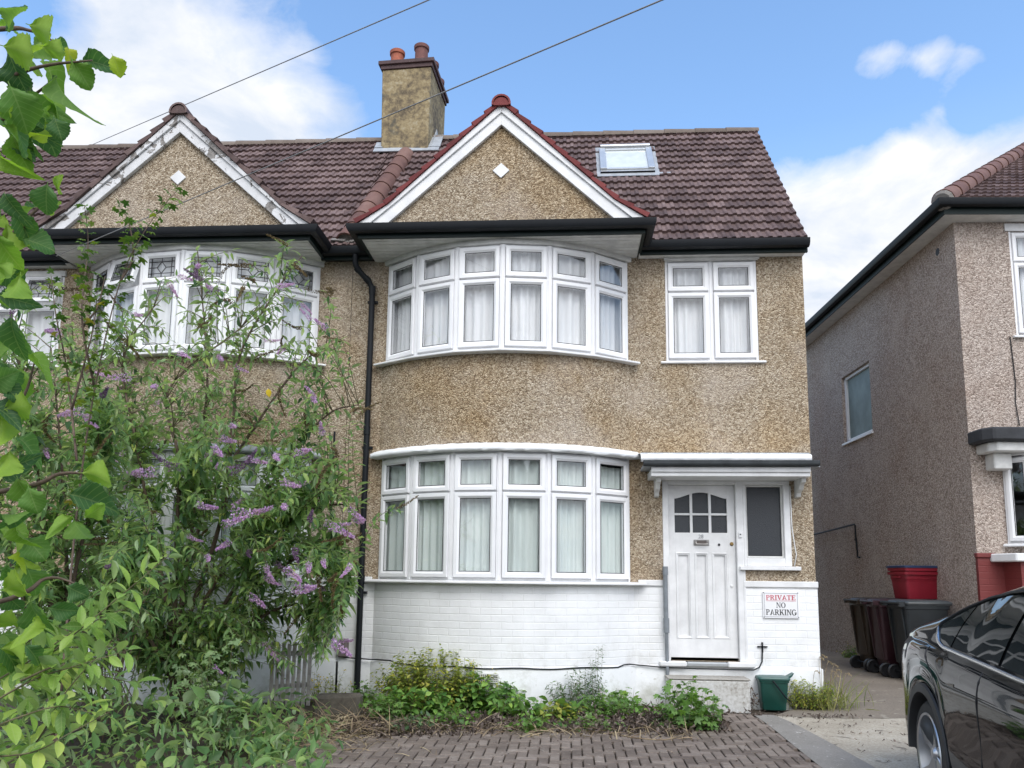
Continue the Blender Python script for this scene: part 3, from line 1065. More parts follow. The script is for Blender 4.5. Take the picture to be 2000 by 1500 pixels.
def terrace_house(root, bx, x0, x1, gx, leaded, side, openings, base_cut=None):
    """front of one house of the terrace between x0 and x1 with a two storey bay centred on bx"""
    HB, SG = 1.445, .60
    ZL0, ZL1, ZU0, ZU1 = 1.345, 2.765, 3.93, 5.165   # lower and upper window heights
    up = arc_pts(bx, HB, SG, 6)
    wl = arc_pts(bx, HB + .05, SG - .05, 28)
    lo, hi = bx - HB - .05, bx + HB + .05
    # pebbledash
    w = MB()
    wall_rects(w, x0, bx - HB, 1.35, 5.24, [h for h in openings if h[1] < bx])
    wall_rects(w, bx + HB, x1, 1.35, 5.24, [h for h in openings if h[0] > bx])
    n = len(wl)
    zz = (ZL1 + .03, 3.1, 3.5, ZU0 - .02)
    vs = [(p[0], p[1], z) for z in zz for p in wl]
    w.add(vs, [(j * n + i, j * n + i + 1, (j + 1) * n + i + 1, (j + 1) * n + i) for j in range(len(zz) - 1) for i in range(n - 1)])
    sx = x1 if side > 0 else x0
    if side:
        w.quad((sx, 0, 0), (sx, 8, 0), (sx, 8, 5.25), (sx, 0, 5.25))
        w.poly([(sx, .0, 5.25), (sx, 4.2, 5.25), (sx, ROOF_R[0], ROOF_R[1] - .03)])
    w.build('wall', PEB, root, smooth=30)
    w = MB()
    w.quad((x0, 8, 0), (x1, 8, 0), (x1, 8, 5.25), (x0, 8, 5.25))
    w.build('rear_wall', PEB, root)
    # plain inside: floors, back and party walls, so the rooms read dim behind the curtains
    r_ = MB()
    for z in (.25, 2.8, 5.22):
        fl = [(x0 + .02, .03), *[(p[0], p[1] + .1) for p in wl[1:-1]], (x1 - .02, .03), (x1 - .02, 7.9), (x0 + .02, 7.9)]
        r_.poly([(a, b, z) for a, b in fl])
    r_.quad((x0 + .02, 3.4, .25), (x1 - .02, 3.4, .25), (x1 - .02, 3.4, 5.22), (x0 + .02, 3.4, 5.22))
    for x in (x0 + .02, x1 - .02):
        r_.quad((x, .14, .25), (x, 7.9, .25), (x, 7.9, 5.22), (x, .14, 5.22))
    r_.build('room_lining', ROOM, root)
    # white painted brick base
    b = MB()
    plan = [(x0, 0)] + wl + [(x1, 0)]
    dr = base_cut
    if dr:
        planL = [(x0, 0)] + wl + [(dr[0], 0)]
        planR = [(dr[1], 0), (x1 + .012, 0)]
    else:
        planL, planR = plan, None
    for pl in (planL, planR):
        if pl:
            b.sweep(pl, ((.002, .43), (.002, 1.352), (-.12, 1.352), (-.12, .43)))
    if side > 0:
        b.box(x1 - .1, x1 + .014, .0, 3, .0, 1.352)
    b.build('brick_base', WBRICK, root, smooth=30)
    p = MB()
    pf = ((.03, -.1), (.03, .41), (.02, .432), (-.12, .432), (-.12, -.1))
    p.sweep([(x0, 0)] + wl + [(x1 + .03, 0)], pf)
    p.build('render_plinth', WREND, root, smooth=30)
    for a, e in ([(x0, bx - HB - .08)] if x0 < bx - HB - .1 else []) + ([(bx + HB + .10, dr[0]), (dr[1], x1 + .02)] if dr else [(bx + HB + .10, x1)]):
        c = MB()
        c.box(a, e, -.022, .03, 1.315, 1.383)
        c.build('base_capping', WPAINT, root, bevel=.006)
    # windows
    window_unit(root, up, ZU0, ZU1, 4.764, leaded, open_at=1 if leaded else None, cur_drop=(.0, .0))
    window_unit(root, up, ZL0 + .01, ZL1 - .002, 2.322, False, cur=CURTG, sillext=(.13, .16), cur_drop=(.04, .04))
    # head board over the upper window, sealed flashing over the lower one
    h = MB()
    hp = [(up[0][0] - .04, .0)] + up[1:-1] + [(up[-1][0] + .04, .0)]
    h.sweep(hp, ((-.06, ZU1 + .001), (.028, ZU1 + .001), (.034, ZU1 + .03), (.03, ZU1 + .085), (-.06, ZU1 + .085)))
    h.build('head_board', WOLD, root, bevel=.003)
    f = MB()
    fp = arc_pts(bx, HB + .08, SG + .01, 60)
    f.sweep(fp, ((-.06, ZL1 - .001), (.085, ZL1), (.097, ZL1 + .02), (.09, ZL1 + .048), (.03, ZL1 + .085), (-.05, ZL1 + .105)), jit=.004)
    f.build('bay_flashing', BITUM if not leaded else LEAD, root, smooth=60)


def build_main_house():
    root = thing('terraced_house', 'end terrace house with clean white bargeboards, a red edged gable and a roof window', 'house')
    X0, X1 = -2.64, 2.785
    DO = (1.10, 1.985, .49, 2.50)
    SL = (1.985, 2.52, 1.56, 2.50)
    UW = (1.165, 2.245, 3.93, 5.19)
    terrace_house(root, -.735, X0, X1, -.765, False, 1, [DO, SL, UW], (1.10, 1.985))
    gable(root, -.765, 1.61, 5.395, 6.82)
    # right-hand upper window
    window_unit(root, [(1.168, .025), (1.705, .025), (2.243, .025)], 3.945, 5.178, 4.79, False, name='window', sillext=(.065, .075), sill_out=.06)
    h = MB()
    h.box(1.155, 2.275, -.045, .05, 5.182, 5.232)
    h.box(1.165, 2.262, -.03, .05, 5.174, 5.1815)
    h.build('window_head', WOLD, root, bevel=.004)
    # roof
    r = MB()
    W_ = X1 + .012 - X0
    tiles(r, roof_pt(X0, 0), (1, 0, 0), RV, RN, W_, RLEN - .02, clip=lambda a, s: (.42 < X0 + a < 1.22 and 1.87 < s < 2.78) or (-2.74 < X0 + a < -2.03 and s > 3.03))
    # back slope and verge
    r.add([(X0, ROOF_R[0], ROOF_R[1] - .02), (X1, ROOF_R[0], ROOF_R[1] - .02), (X1, 4.3, 5.0), (X0, 4.3, 5.0)], ((0, 1, 2, 3),), .3)
    ro = r.build('roof', TILE, root)
    v = MB()
    a, b = roof_pt(X1 - .05, -.02), roof_pt(X1 - .05, RLEN)
    v.obox(roof_pt(X1 - .06, -.03), (1, 0, 0), RV, RN, (0, .085), (0, RLEN + .02), (-.05, -.005))
    v.build('verge_mortar', MORTAR, ro)
    rd = MB()
    half_round(rd, (X0, ROOF_R[0] + .02, ROOF_R[1] - .0), (X1 + .02, ROOF_R[0] + .02, ROOF_R[1] - .01), .075, .075, 12, steps=8)
    rd.build('ridge_tile', RIDGEM, ro, smooth=40)
    hp = MB()
    p0, p1 = np.array((-2.70, -.12, 5.43)), np.array((-2.375, 1.60, 7.545))
    half_round(hp, p0, p1, .125, .115, 9, upv=RN, lap=.016)
    hp.build('hip_tile', CLAY, ro, smooth=40)
    hm = MB()
    d = (p1 - p0) / np.linalg.norm(p1 - p0)
    sd = np.cross(d, RN)
    hm.poly([p0 + d * .02 + sd * math.cos(g) * .11 + RN * math.sin(g) * .11 for g in [math.pi * i / 10 for i in range(11)]])
    for i in range(16):
        q = p0 + sd * random.uniform(-.2, .2) - RV * .02 + RN * .02
        hm.obox(q, sd, d, RN, (-.03, .03), (-.02, .03), (-.02, random.uniform(.01, .04)))
    hm.build('hip_mortar', MORTAR, ro)
    # skylight
    s = MB()
    o = roof_pt(.45, 1.94)
    u, v_, n = np.array((1, 0, 0.)), RV, RN
    s.obox(o, u, v_, n, (0, .085), (.05, .76), (0, .085))
    s.obox(o, u, v_, n, (.655, .74), (.05, .76), (0, .085))
    s.obox(o, u, v_, n, (.0, .74), (.0, .05), (0, .055))
    s.obox(o, u, v_, n, (.085, .655), (.05, .085), (.0, .072))
    s.obox(o, u, v_, n, (.085, .655), (.70, .76), (.0, .08))
    sk = s.build('roof_window', ALU, ro, bevel=.004)
    s = MB()
    s.tube([o + u * .02 + v_ * .80 + n * .085, o + u * .72 + v_ * .80 + n * .085], .032, 12)
    s.build('blind_housing', ALU, sk, smooth=40)
    s = MB()
    s.quad(*[o + u * a + v_ * b + n * .06 for a, b in ((.085, .085), (.655, .085), (.655, .70), (.085, .70))])
    s.build('pane', plain('white_blind_glass', (.62, .65, .65), .08, var=.12, vscale=7, coat=.6), sk)
    s = MB()
    s.obox(o, u, v_, n, (-.06, .98), (-.09, -.0), (.018, .03))
    s.obox(o, u, v_, n, (-.05, -.001), (0, .84), (.0, .03))
    s.obox(o, u, v_, n, (.741, .80), (0, .84), (.0, .03))
    s.obox(o, u, v_, n, (-.05, .80), (.84, .92), (.0, .03))
    s.build('flashing', LEAD, sk)
    s = MB()
    s.obox(o, u, v_, n, (-.0, .74), (-.003, -.0005), (.0, .056))
    s.build('lower_cover', BLACKP, sk)
    # chimney
    c = MB()
    cz = 9.0
    cr = bpy.data.objects.new('chimney', None)
    CX0, CX1, CY0, CY1 = 0, .72, 0, 1.0
    c.hexa(((-.0, 0, 7.3), (.70, 0, 7.3), (.70, 1, 7.3), (0, 1, 7.3)), ((-.035, 0, cz), (.725, 0, cz), (.725, 1, cz), (-.035, 1, cz)))
    ch = c.build('chimney', CHIM, root, bevel=.012, loc=(-2.775, 1.70, 0), rot=(0, 0, R(-3.5)))
    c = MB()
    c.box(-.055, .745, -.02, 1.02, cz, cz + .065)
    c.box(-.085, .775, -.05, 1.05, cz + .065, cz + .125)
    c.build('brick_cap', BRICKD, ch, bevel=.005)
    c = MB()
    c.hexa(((-.06, -.03, cz + .125), (.75, -.03, cz + .125), (.75, 1.03, cz + .125), (-.06, 1.03, cz + .125)), ((.05, .1, cz + .16), (.64, .1, cz + .16), (.64, .9, cz + .16), (.05, .9, cz + .16)))
    c.build('flaunching', MORTAR, ch)
    for i, (x, y, h_, m_) in enumerate(((.15, .15, .27, 'orange'), (.53, .15, .33, 'maroon'), (.60, .52, .30, 'maroon'), (.62, .84, .22, 'maroon'))):
        q = MB()
        z = cz + .12
        q.lathe((x, y, z), ((.10, 0), (.105, .03), (.10, .05), (.098, h_ - .07), (.115, h_ - .06), (.118, h_ - .01), (.108, h_), (.08, h_), (.078, h_ - .2)), 20)
        mt = MATS.get('clay_' + m_) or (plain('clay_orange', (.34, .10, .055), .8, var=.3, vscale=9) if m_ == 'orange' else plain('clay_maroon', (.17, .07, .06), .8, var=.35, vscale=9))
        q.build('chimney_pot', mt, ch, smooth=40)
    fl = MB()
    fl.obox(roof_pt(-2.88, 2.875), (1, 0, 0), RV, RN, (0, .98), (0, .12), (.04, .055))
    fl.obox(roof_pt(-2.07, 2.905), (1, 0, 0), RV, RN, (0, .18), (.1, .55), (.045, .058))
    fl.obox(roof_pt(-2.88, 2.905), (1, 0, 0), RV, RN, (0, .12), (.1, .30), (.05, .063))
    for i in range(6):                              # upstanding stepped lead on the right flank
        fl.box(-2.035 + .004 * i, -2.02 + .004 * i, 1.72 + i * .055, 1.80 + i * .055, 7.66 + i * .075, 7.81 + i * .075)
    fl.build('lead_flashing', LEAD, root)
    # gutters at the main eaves
    gutter_run(root, [(.86, -.14), (X1 + .02, -.14)], 5.335, .13)
    s = MB()
    s.box(.85, X1 + .005, -.15, .02, 5.215, 5.225)
    s.build('eaves_soffit', WOLD, root)
    gutter_run(root, [(-3.0, -.14), (-2.37, -.14)], 5.33, .13)
    # rainwater pipe with swan neck
    d = MB()
    ps = [(-2.56, -.21, 5.24), (-2.56, -.20, 5.14), (-2.54, -.18, 5.07), (-2.41, -.09, 4.94), (-2.375, -.07, 4.86), (-2.372, -.065, 4.7), (-2.375, -.065, 2), (-2.372, -.075, .0)]
    d.tube(ps, .035, 12)
    for z in (4.84, 3.1, 1.35):
        d.tube([(-2.373, -.066, z - .05), (-2.373, -.066, z + .05)], .042, 12)
    for z in (4.70, 2.9, 1.2):
        d.box(-2.43, -2.31, -.04, -.0, z - .015, z + .015)
    d.tube([(-2.55, -.187, 5.085), (-2.52, -.166, 5.05)], .041, 12)
    d.tube([(-2.45, -.118, 4.98), (-2.41, -.09, 4.94)], .041, 12)
    d.build('rainwater_pipe', BLACKP, root, smooth=40)
    front_door(root)
    details(root)
    return root


def front_door(root):
    fr = MB()
    y0 = .0
    for (a, b, c, d) in ((1.095, 1.163, .49, 2.52), (1.922, 2.0, .49, 2.52), (1.163, 1.922, 2.475, 2.52), (2.0, 2.53, 2.475, 2.52), (2.455, 2.53, 1.55, 2.475), (2.0, 2.032, 1.55, 2.475), (2.032, 2.455, 1.55, 1.64)):
        fr.box(a, b, -.015, .09, c, d)
    fr.box(1.98, 2.01, -.019, .01, .49, 1.54)
    do = fr.build('door_frame', WPAINT, root, bevel=.006)
    sl = MB()
    sl.box(1.945, 2.615, -.06, .05, 1.505, 1.548)
    sl.build('side_light_sill', WPAINT, root, bevel=.005)
    bd = MB()
    sash(bd, (2.032, .03), (2.455, .03), 1.642, 2.474, 0, .423, .022, .012, 0)
    bd.build('side_light_beading', [WOLD, GASKET], do)
    g = MB()
    g.quad((2.05, .035, 1.66), (2.44, .035, 1.66), (2.44, .035, 2.46), (2.05, .035, 2.46))
    gm, t, b = new_mat('frosted_dark_glass')
    co = t.node('ShaderNodeTexCoord').outputs['Object']
    t.put(b, 'Base Color', (.028, .032, .038))
    t.put(b, 'Roughness', .22)
    bump(t, b, t.voro(co, 160, out='Distance'), .5, .004)
    g.build('side_light_pane', gm, do)
    # door leaf: stiles, rails and glazing bars around arched top lights, three long panels below
    d = MB()
    x0, x1, z0, z1, yf, yb = 1.166, 1.919, .525, 2.472, .045, .085
    gx = [1.236, 1.418, 1.435, 1.617, 1.634, 1.832]
    gx = [1.238, 1.412, 1.442, 1.624, 1.654, 1.832]
    d.box(x0, gx[0], yf, yb, z0, z1)
    d.box(gx[5], x1, yf, yb, z0, z1)
    d.box(gx[0], gx[5], yf, yb, 1.70, 1.925)         # lock rail
    d.box(gx[0], gx[5], yf, yb, z0, .735)            # bottom rail
    d.box(gx[0], gx[5], yf + .004, yb, 2.125, 2.15)  # glazing bar
    for a, b in ((gx[1], gx[2]), (gx[3], gx[4])):
        d.box(a, b, yf + .003, yb, 1.925, 2.42)
    top = [(gx[0] + (gx[5] - gx[0]) * i / 16, 2.318 + .072 * max(0, math.sin(math.pi * i / 16)) ** 1.5) for i in range(17)]
    d.prism_y([(gx[0], z1)] + top + [(gx[5], z1)], yf, yb)
    pan = [1.242, 1.415, 1.452, 1.613, 1.650, 1.828]
    for a, b in ((gx[0], pan[0]), (pan[1], pan[2]), (pan[3], pan[4]), (pan[5], gx[5])):
        d.box(a, b, yf, yb, .735, 1.70)
    for i in (0, 2, 4):
        a, b = pan[i], pan[i + 1]
        sash(d, (a, yb - .03), (b, yb - .03), .735, 1.70, 0, b - a, .022, .016, .0)
        d.box(a + .015, b - .015, yf + .022, yb, .75, 1.685)
    leaf = d.build('door', [WPAINT, WPAINT], root, bevel=.004)
    g = MB()
    g.quad((gx[0], .07, 1.92), (gx[5], .07, 1.92), (gx[5], .07, 2.40), (gx[0], .07, 2.40))
    g.build('door_pane', gm, leaf)
    lb = MB()
    lb.box(1.447, 1.622, yf - .008, yf - .001, 1.778, 1.845)
    steel = plain('brushed_steel', (.42, .40, .38), .3, metal=.9)
    lp = lb.build('letterbox', steel, leaf, bevel=.003)
    lb = MB()
    lb.tube([(1.468, yf - .01, 1.832), (1.468, yf - .03, 1.815), (1.475, yf - .035, 1.793), (1.594, yf - .035, 1.793), (1.601, yf - .03, 1.815), (1.601, yf - .01, 1.832)], .0065, 8)
    lb.build('pull', steel, lp, smooth=True)
    lb = MB()
    lb.box(1.485, 1.585, yf - .0115, yf - .0085, 1.802, 1.835)
    lb.build('flap', plain('tarnished_flap', (.13, .11, .10), .4, metal=.6), lp)
    k = MB()
    k.lathe((1.876, yf, 1.80), ((.0, .016), (.012, .016), (.021, .008), (.022, 0)), 18, (0, -1, 0))
    k.build('latch', plain('brass', (.38, .25, .10), .35, metal=.9), leaf, smooth=40)
    k = MB()
    k.lathe((1.735, yf, 1.79), ((.0, .012), (.012, .011), (.015, 0)), 14, (0, -1, 0))
    k.build('keyhole_cover', GASKET, leaf, smooth=40)
    k = MB()
    k.lathe((1.865, yf, 1.325), ((.0, .012), (.014, .010), (.017, 0)), 14, (0, -1, 0))
    k.build('old_lock', WPAINT, leaf, smooth=40)
    txt(leaf, 'house_number', '28', (1.532, yf - .004, 1.862), .062, plain('number_steel', (.40, .41, .42), .4, metal=.4), .002, 'CENTER')
    b = MB()
    b.box(1.945, 1.978, -.03, -.016, 1.868, 1.93)
    bp = b.build('bell_push', WPAINT, root, bevel=.004)
    b = MB()
    b.lathe((1.962, -.03, 1.905), ((0, .004), (.007, .004), (.008, 0)), 12, (0, -1, 0))
    b.build('button', GASKET, bp)
    # threshold
    for a, e in ((1.03, 1.33), (1.78, 2.075)):
        s = MB()
        s.box(a, e, -.085, .0, .432, .492)
        s.build('threshold_end', WPAINT, root, bevel=.012)
    s = MB()
    s.box(1.331, 1.779, -.075, .06, .435, .485)
    s.build('threshold', ALU, root, bevel=.012)
    # flat canopy
    c = MB()
    c.box(.93, 2.655, -.40, .0, 2.52, 2.60)
    c.box(.93, 2.655, -.42, -.401, 2.565, 2.625)
    cn = c.build('porch_canopy', WPAINT, root, bevel=.005)
    c = MB()
    c.prism([(.85, -.405), (2.76, -.405), (2.76, -.0), (.85, .0)], 2.627, 2.655)
    c.build('canopy_roof', LEAD, cn)
    c = MB()
    c.sweep([(.84, -.425), (2.74, -.425)], ((.0, 2.626), (.05, 2.628), (.062, 2.65), (.055, 2.69), (.0, 2.69)))
    c.build('canopy_gutter', plain('grey_felt', (.045, .05, .053), .8, var=.4, spec=.2), cn, bevel=.004)
    c = MB()
    vs = []
    M_ = 90
    for i in range(M_ + 1):
        x = .815 + (2.665 - .815) * i / M_
        j = random.uniform(-.012, .006)
        vs += [(x, -.40, 2.684 + j * .5), (x, -.448, 2.694 + j), (x, -.44, 2.752), (x, -.38, 2.775), (x, -.0, 2.835 + random.uniform(-.006, .006))]
    c.add(vs, [(5 * i + k, 5 * i + 5 + k, 5 * i + 6 + k, 5 * i + 1 + k) for i in range(M_) for k in range(4)])
    c.build('canopy_sealant', BITUM, cn, smooth=True)
    c = MB()
    c.box(.85, 2.765, -.025, .0, 2.80, 2.845)
    c.build('canopy_flashing', LEAD, cn)
    for x in (1.0, 2.585):
        b = MB()
        pr = [(-.0, 2.52), (-.30, 2.52), (-.30, 2.47), (-.22, 2.45), (-.18, 2.40), (-.10, 2.37), (-.08, 2.33), (.0, 2.32)]
        n = len(pr)
        b.add([(x, y, z) for y, z in pr] + [(x + .05, y, z) for y, z in pr], [tuple(range(n)), tuple(range(n, 2 * n))[::-1]] + [(i, (i + 1) % n, n + (i + 1) % n, n + i) for i in range(n)])
        b.build('bracket', WOLD, cn, bevel=.004)


def txt(parent, name, s, loc, size, mat, ext, align='CENTER', bold=.0, sx=1.0):
    """lettering as a real mesh, standing on a face that looks towards -Y"""
    cu = bpy.data.curves.new(name, 'FONT')
    cu.body = s
    cu.size = size
    cu.extrude = ext
    cu.offset = bold
    cu.align_x = align
    tmp = bpy.data.objects.new('tmp', cu)
    col.objects.link(tmp)
    dg = bpy.context.evaluated_depsgraph_get()
    me = bpy.data.meshes.new_from_object(tmp.evaluated_get(dg))
    bpy.data.objects.remove(tmp)
    me.name = name
    me.materials.clear()
    me.materials.append(mat)
    for v in me.vertices:
        v.co.x *= sx
    o = bpy.data.objects.new(name, me)
    col.objects.link(o)
    o.parent = parent
    o.location = loc
    o.rotation_euler = (R(90), 0, 0)
    return o


def serif_letters(root, word, cx, z, h, w, mat, y):
    """upright serif capitals built from strokes: thick stems, thin joins, slab serifs"""
    m = MB()
    T, t, s = .17, .075, .07                        # thick, thin and serif thickness in letter heights
    adv = {'I': .5, 'N': .95, 'P': .78, 'R': .88, 'V': .9, 'A': .92, 'T': .85, 'E': .8, 'O': .92, 'K': .92, 'G': .92}
    tot = sum(adv[c] for c in word)
    k = w / tot
    yy = [0]

    def quad(pts):
        m.prism_y([(x0 + a * k, z + b * h) for a, b in pts], y - .001 - yy[0] * .00004, y)
        yy[0] += 1

    def stem(a, thick=T):
        quad(((a, 0), (a + thick, 0), (a + thick, 1), (a, 1)))

    def serif(a, b, zz):
        quad(((a, zz), (b, zz), (b, zz + s), (a, zz + s)))

    def bowl(a, b, z0_, z1_):
        n = 10
        for i in range(n):
            g0, g1 = math.pi * (-.5 + i / n), math.pi * (-.5 + (i + 1) / n)
            cz, rz, rx = (z0_ + z1_) / 2, (z1_ - z0_) / 2, b - a
            p = lambda g, ins: (a + (rx - ins * T) * math.cos(g), cz + (rz - ins * t) * math.sin(g))
            quad((p(g0, 0), p(g1, 0), p(g1, 1), p(g0, 1)))
    x0 = cx - w / 2
    for c in word:
        e = adv[c] - .06
        if c == 'I':
            stem(.14)
            serif(.03, .42, 0), serif(.03, .42, 1 - s)
        elif c == 'N':
            stem(.1, t), stem(e - .1 - t, t)
            quad(((.08, 1), (.26, 1), (e - .1, 0), (e - .1 - .12, 0)))
            serif(0, .28, 0), serif(0, .2, 1 - s), serif(e - .28, e, 1 - s)
        elif c in 'PR':
            stem(.1)
            serif(0, .38, 0), serif(0, .3, 1 - s)
            quad(((.2, 1 - t), (.42, 1 - t), (.42, 1), (.2, 1)))
            quad(((.2, .45), (.42, .45), (.42, .45 + t), (.2, .45 + t)))
            bowl(.40, .70, .45, 1)
            if c == 'R':
                quad(((.38, .46), (.54, .46), (e - .02, 0), (e - .2, 0)))
                serif(e - .2, e + .03, 0)
        elif c in 'VA':
            f = (lambda q: q) if c == 'V' else (lambda q: 1 - q)
            quad(((.04, f(1)), (.04 + T * 1.1, f(1)), (e / 2 + .08, f(0)), (e / 2 - .05, f(0))))
            quad(((e - .06 - t, f(1)), (e - .05, f(1)), (e / 2 + .05, f(0)), (e / 2 - .02, f(0))))
            zz = 1 - s if c == 'V' else 0
            serif(-.03, .3, zz), serif(e - .27, e + .03, zz)
            if c == 'A':
                serif(.2, e - .2, .3)
        elif c == 'T':
            stem(e / 2 - T / 2)
            serif(0, e, 1 - t), serif(e / 2 - .2, e / 2 + .2, 0)
            quad(((0, .76), (.05, .76), (.07, 1), (0, 1))), quad(((e - .05, .76), (e, .76), (e, 1), (e - .07, 1)))
        elif c == 'E':
            stem(.1)
            serif(0, e, 0), serif(0, e, 1 - s), serif(.2, .54, .49)
            quad(((e - .06, 0), (e, 0), (e + .02, .26), (e - .03, .26))), quad(((e - .06, .76), (e - .02, .76), (e, 1), (e - .06, 1)))
            quad(((.5, .38), (.55, .38), (.55, .66), (.5, .66)))
        elif c in 'OG':
            n = 20
            for i in range(n):
                g0, g1 = 2 * math.pi * i / n, 2 * math.pi * (i + 1) / n
                if c == 'G' and -.1 < ((g0 + .16) % (2 * math.pi)) < .75:
                    continue
                p = lambda g, ins: (e / 2 + (e / 2 - ins * T) * math.cos(g), .5 + (.52 - ins * t) * math.sin(g))
                quad((p(g0, 0), p(g1, 0), p(g1, 1), p(g0, 1)))
            if c == 'G':
                quad(((e - T - .02, .02), (e - .02, .1), (e - .02, .45), (e - T - .02, .45)))
                serif(e - .34, e + .04, .42)
        elif c == 'K':
            stem(.1)
            serif(0, .36, 0), serif(0, .36, 1 - s), serif(e - .28, e + .02, 1 - s), serif(e - .26, e + .05, 0)
            quad(((.25, .38), (.33, .36), (e - .08, 1), (e - .2, 1)))
            quad(((.38, .56), (.52, .66), (e, 0), (e - .2, 0)))
        x0 += adv[c] * k
    return m.build('lettering', mat, root)


def details(root):
    # front step
    s = MB()
    s.box(1.09, 1.955, -.34, -.031, -.02, .325)
    s.build('door_step', STEPW, root, bevel=.015)
    s = MB()
    s.box(1.085, 1.96, -.345, -.031, .326, .342)
    s.build('step_top', CONC, root, bevel=.006)
    # grey pipe beside the door
    c = MB()
    c.tube([(1.108, -.06, 1.52), (1.11, -.06, .92)], .026, 10)
    c.tube([(1.111, -.06, .96), (1.112, -.06, .8)], .033, 10)
    c.tube([(1.112, -.06, .82), (1.118, -.06, .0)], .021, 10)
    c.tube([(1.108, -.06, 1.535), (1.109, -.06, 1.44)], .031, 10)
    c.build('grey_pipe', GREYP, root, smooth=40)
    # black cable clipped along the top of the plinth
    wl = arc_pts(-.735, 1.495, .55, 40)
    pts = [(-2.6, -.04, .47), (-2.4, -.05, .455)] + [(x, y - .035, .452 + .006 * math.sin(x * 9) - .02 * (1 if -1.9 < x < .6 else 0)) for x, y in wl[1:-1]] + [(.8, -.04, .44), (1.03, -.06, .425), (1.4, -.085, .418), (2.05, -.09, .415), (2.12, -.05, .44), (2.16, -.02, .5), (2.17, -.012, .66)]
    c = MB()
    c.tube(pts, .008, 6)
    c.box(2.115, 2.225, -.02, -.004, .655, .668)
    c.box(2.163, 2.178, -.02, -.004, .60, .71)
    c.build('cable', BLACKP, root, smooth=40)
    # thin white cable beside the side light
    c = MB()
    c.tube([(2.535, -.02, 2.46), (2.538, -.022, 2.0), (2.56, -.03, 1.78), (2.575, -.03, 1.68), (2.55, -.025, 1.56)], .006, 6)
    c.build('white_cable', WPAINT, root, smooth=True)
    # air brick in the bay plinth
    a = MB()
    x0, z0 = -.918, .286
    yb = -.6
    a.box(x0, x0 + .2, yb - .005, yb + .02, z0, z0 + .092)
    ab = a.build('air_brick', WOLD, root)
    a = MB()
    for i in range(9):
        for j in range(4):
            a.box(x0 + .012 + i * .0205, x0 + .024 + i * .0205, yb - .0065, yb - .003, z0 + .01 + j * .02, z0 + .022 + j * .02)
    a.build('holes', GASKET, ab)
    # wall box beside the rainwater pipe
    a = MB()
    a.prism([(-2.63, -.001), (-2.62, -.075), (-2.51, -.075), (-2.50, -.001)], .47, .675)
    mb_ = plain('brown_plastic_box', (.20, .165, .155), .5, var=.2)
    a.build('vent_cover', mb_, root, bevel=.012)
    # overflow pipe stub on the side wall
    a = MB()
    a.tube([(2.77, .3, 2.45), (2.86, .3, 2.44)], .03, 12)
    a.build('overflow_pipe', GREYP, root, smooth=40)


def build_sign():
    root = thing('sign', 'white enamel sign reading PRIVATE NO PARKING on the white brick beside the door', 'sign', (2.387, -.004, .975))
    m = MB()
    y = -.022
    m.box(-.198, .198, -.018, .0, .0, .293)
    m.build('plate', plain('white_sign_plate', (.80, .80, .81), .35, var=.04), root, bevel=.003)
    b = MB()
    blk = plain('sign_black', (.015, .016, .02), .5)
    red = plain('sign_red', (.52, .03, .07), .5)
    for a in ((-.183, -.179, .016, .277), (.179, .183, .016, .277), (-.179, .179, .016, .0195), (-.179, .179, .2735, .277)):
        b.box(a[0], a[1], -.0192, -.018, a[2], a[3])
    b.build('border', plain('sign_border', (.25, .26, .3), .5), root)
    serif_letters(root, 'PRIVATE', 0, .203, .052, .325, red, -.0183)
    u = MB()
    u.box(-.165, .165, -.0192, -.018, .190, .1935)
    u.build('underline', red, root)
    serif_letters(root, 'NO', 0, .116, .058, .105, blk, -.0183)
    serif_letters(root, 'PARKING', 0, .036, .062, .335, blk, -.0183)
    s = MB()
    for x in (-.188, .188):
        for z in (.012, .281):
            s.lathe((x, -.018, z), ((0, .003), (.004, .0025), (.006, 0)), 10, (0, -1, 0))
    s.build('screw', blk, root)


def build_left_house():
    root = thing('terraced_house', 'adjoining terrace house with peeling bargeboards and leaded bay lights behind the buddleia', 'house')
    X0, X1 = -9.4, -2.645
    UW = (-7.45, -6.35, 3.93, 5.15)
    terrace_house(root, -4.50, X0, X1, -4.6, True, 0, [UW], None)
    gable(root, -4.605, 1.62, 5.395, 6.84, peel=True)
    window_unit(root, [(-7.447, .02), (-6.9, .02), (-6.353, .02)], 3.945, 5.14, 4.72, True, open_at=1, name='window', sillext=(.06, .06), sill_out=.06)
    r = MB()
    tiles(r, roof_pt(X0, 0), (1, 0, 0), RV, RN, X1 - X0 - .004, RLEN - .02, clip=lambda a, s: X0 + a > -2.8 and s > 2.98)
    r.add([(X0, ROOF_R[0], ROOF_R[1] - .02), (X1, ROOF_R[0], ROOF_R[1] - .02), (X1, 4.3, 5.0), (X0, 4.3, 5.0)], ((0, 1, 2, 3),), .3)
    ro = r.build('roof', TILE, root)
    rd = MB()
    half_round(rd, (X0, ROOF_R[0] + .02, ROOF_R[1]), (-2.76, ROOF_R[0] + .02, ROOF_R[1] - .01), .075, .075, 14, steps=8)
    rd.build('ridge_tile', RIDGEM, ro, smooth=40)
    gutter_run(root, [(X0, -.14), (-6.26, -.14)], 5.33, .13)
    s = MB()
    s.box(X0, -6.2, -.15, .02, 5.205, 5.215)
    s.build('eaves_soffit', WOLD, root)
    h = MB()
    h.box(-7.46, -6.33, -.03, .03, 5.10, 5.17)
    h.build('window_head', WOLD, root)
    c = MB()
    c.tube([(-2.78, -.012, 3.1), (-2.78, -.012, .5)], .012, 6)
    c.build('cable', BLACKP, root)


build_main_house()
build_sign()
build_left_house()


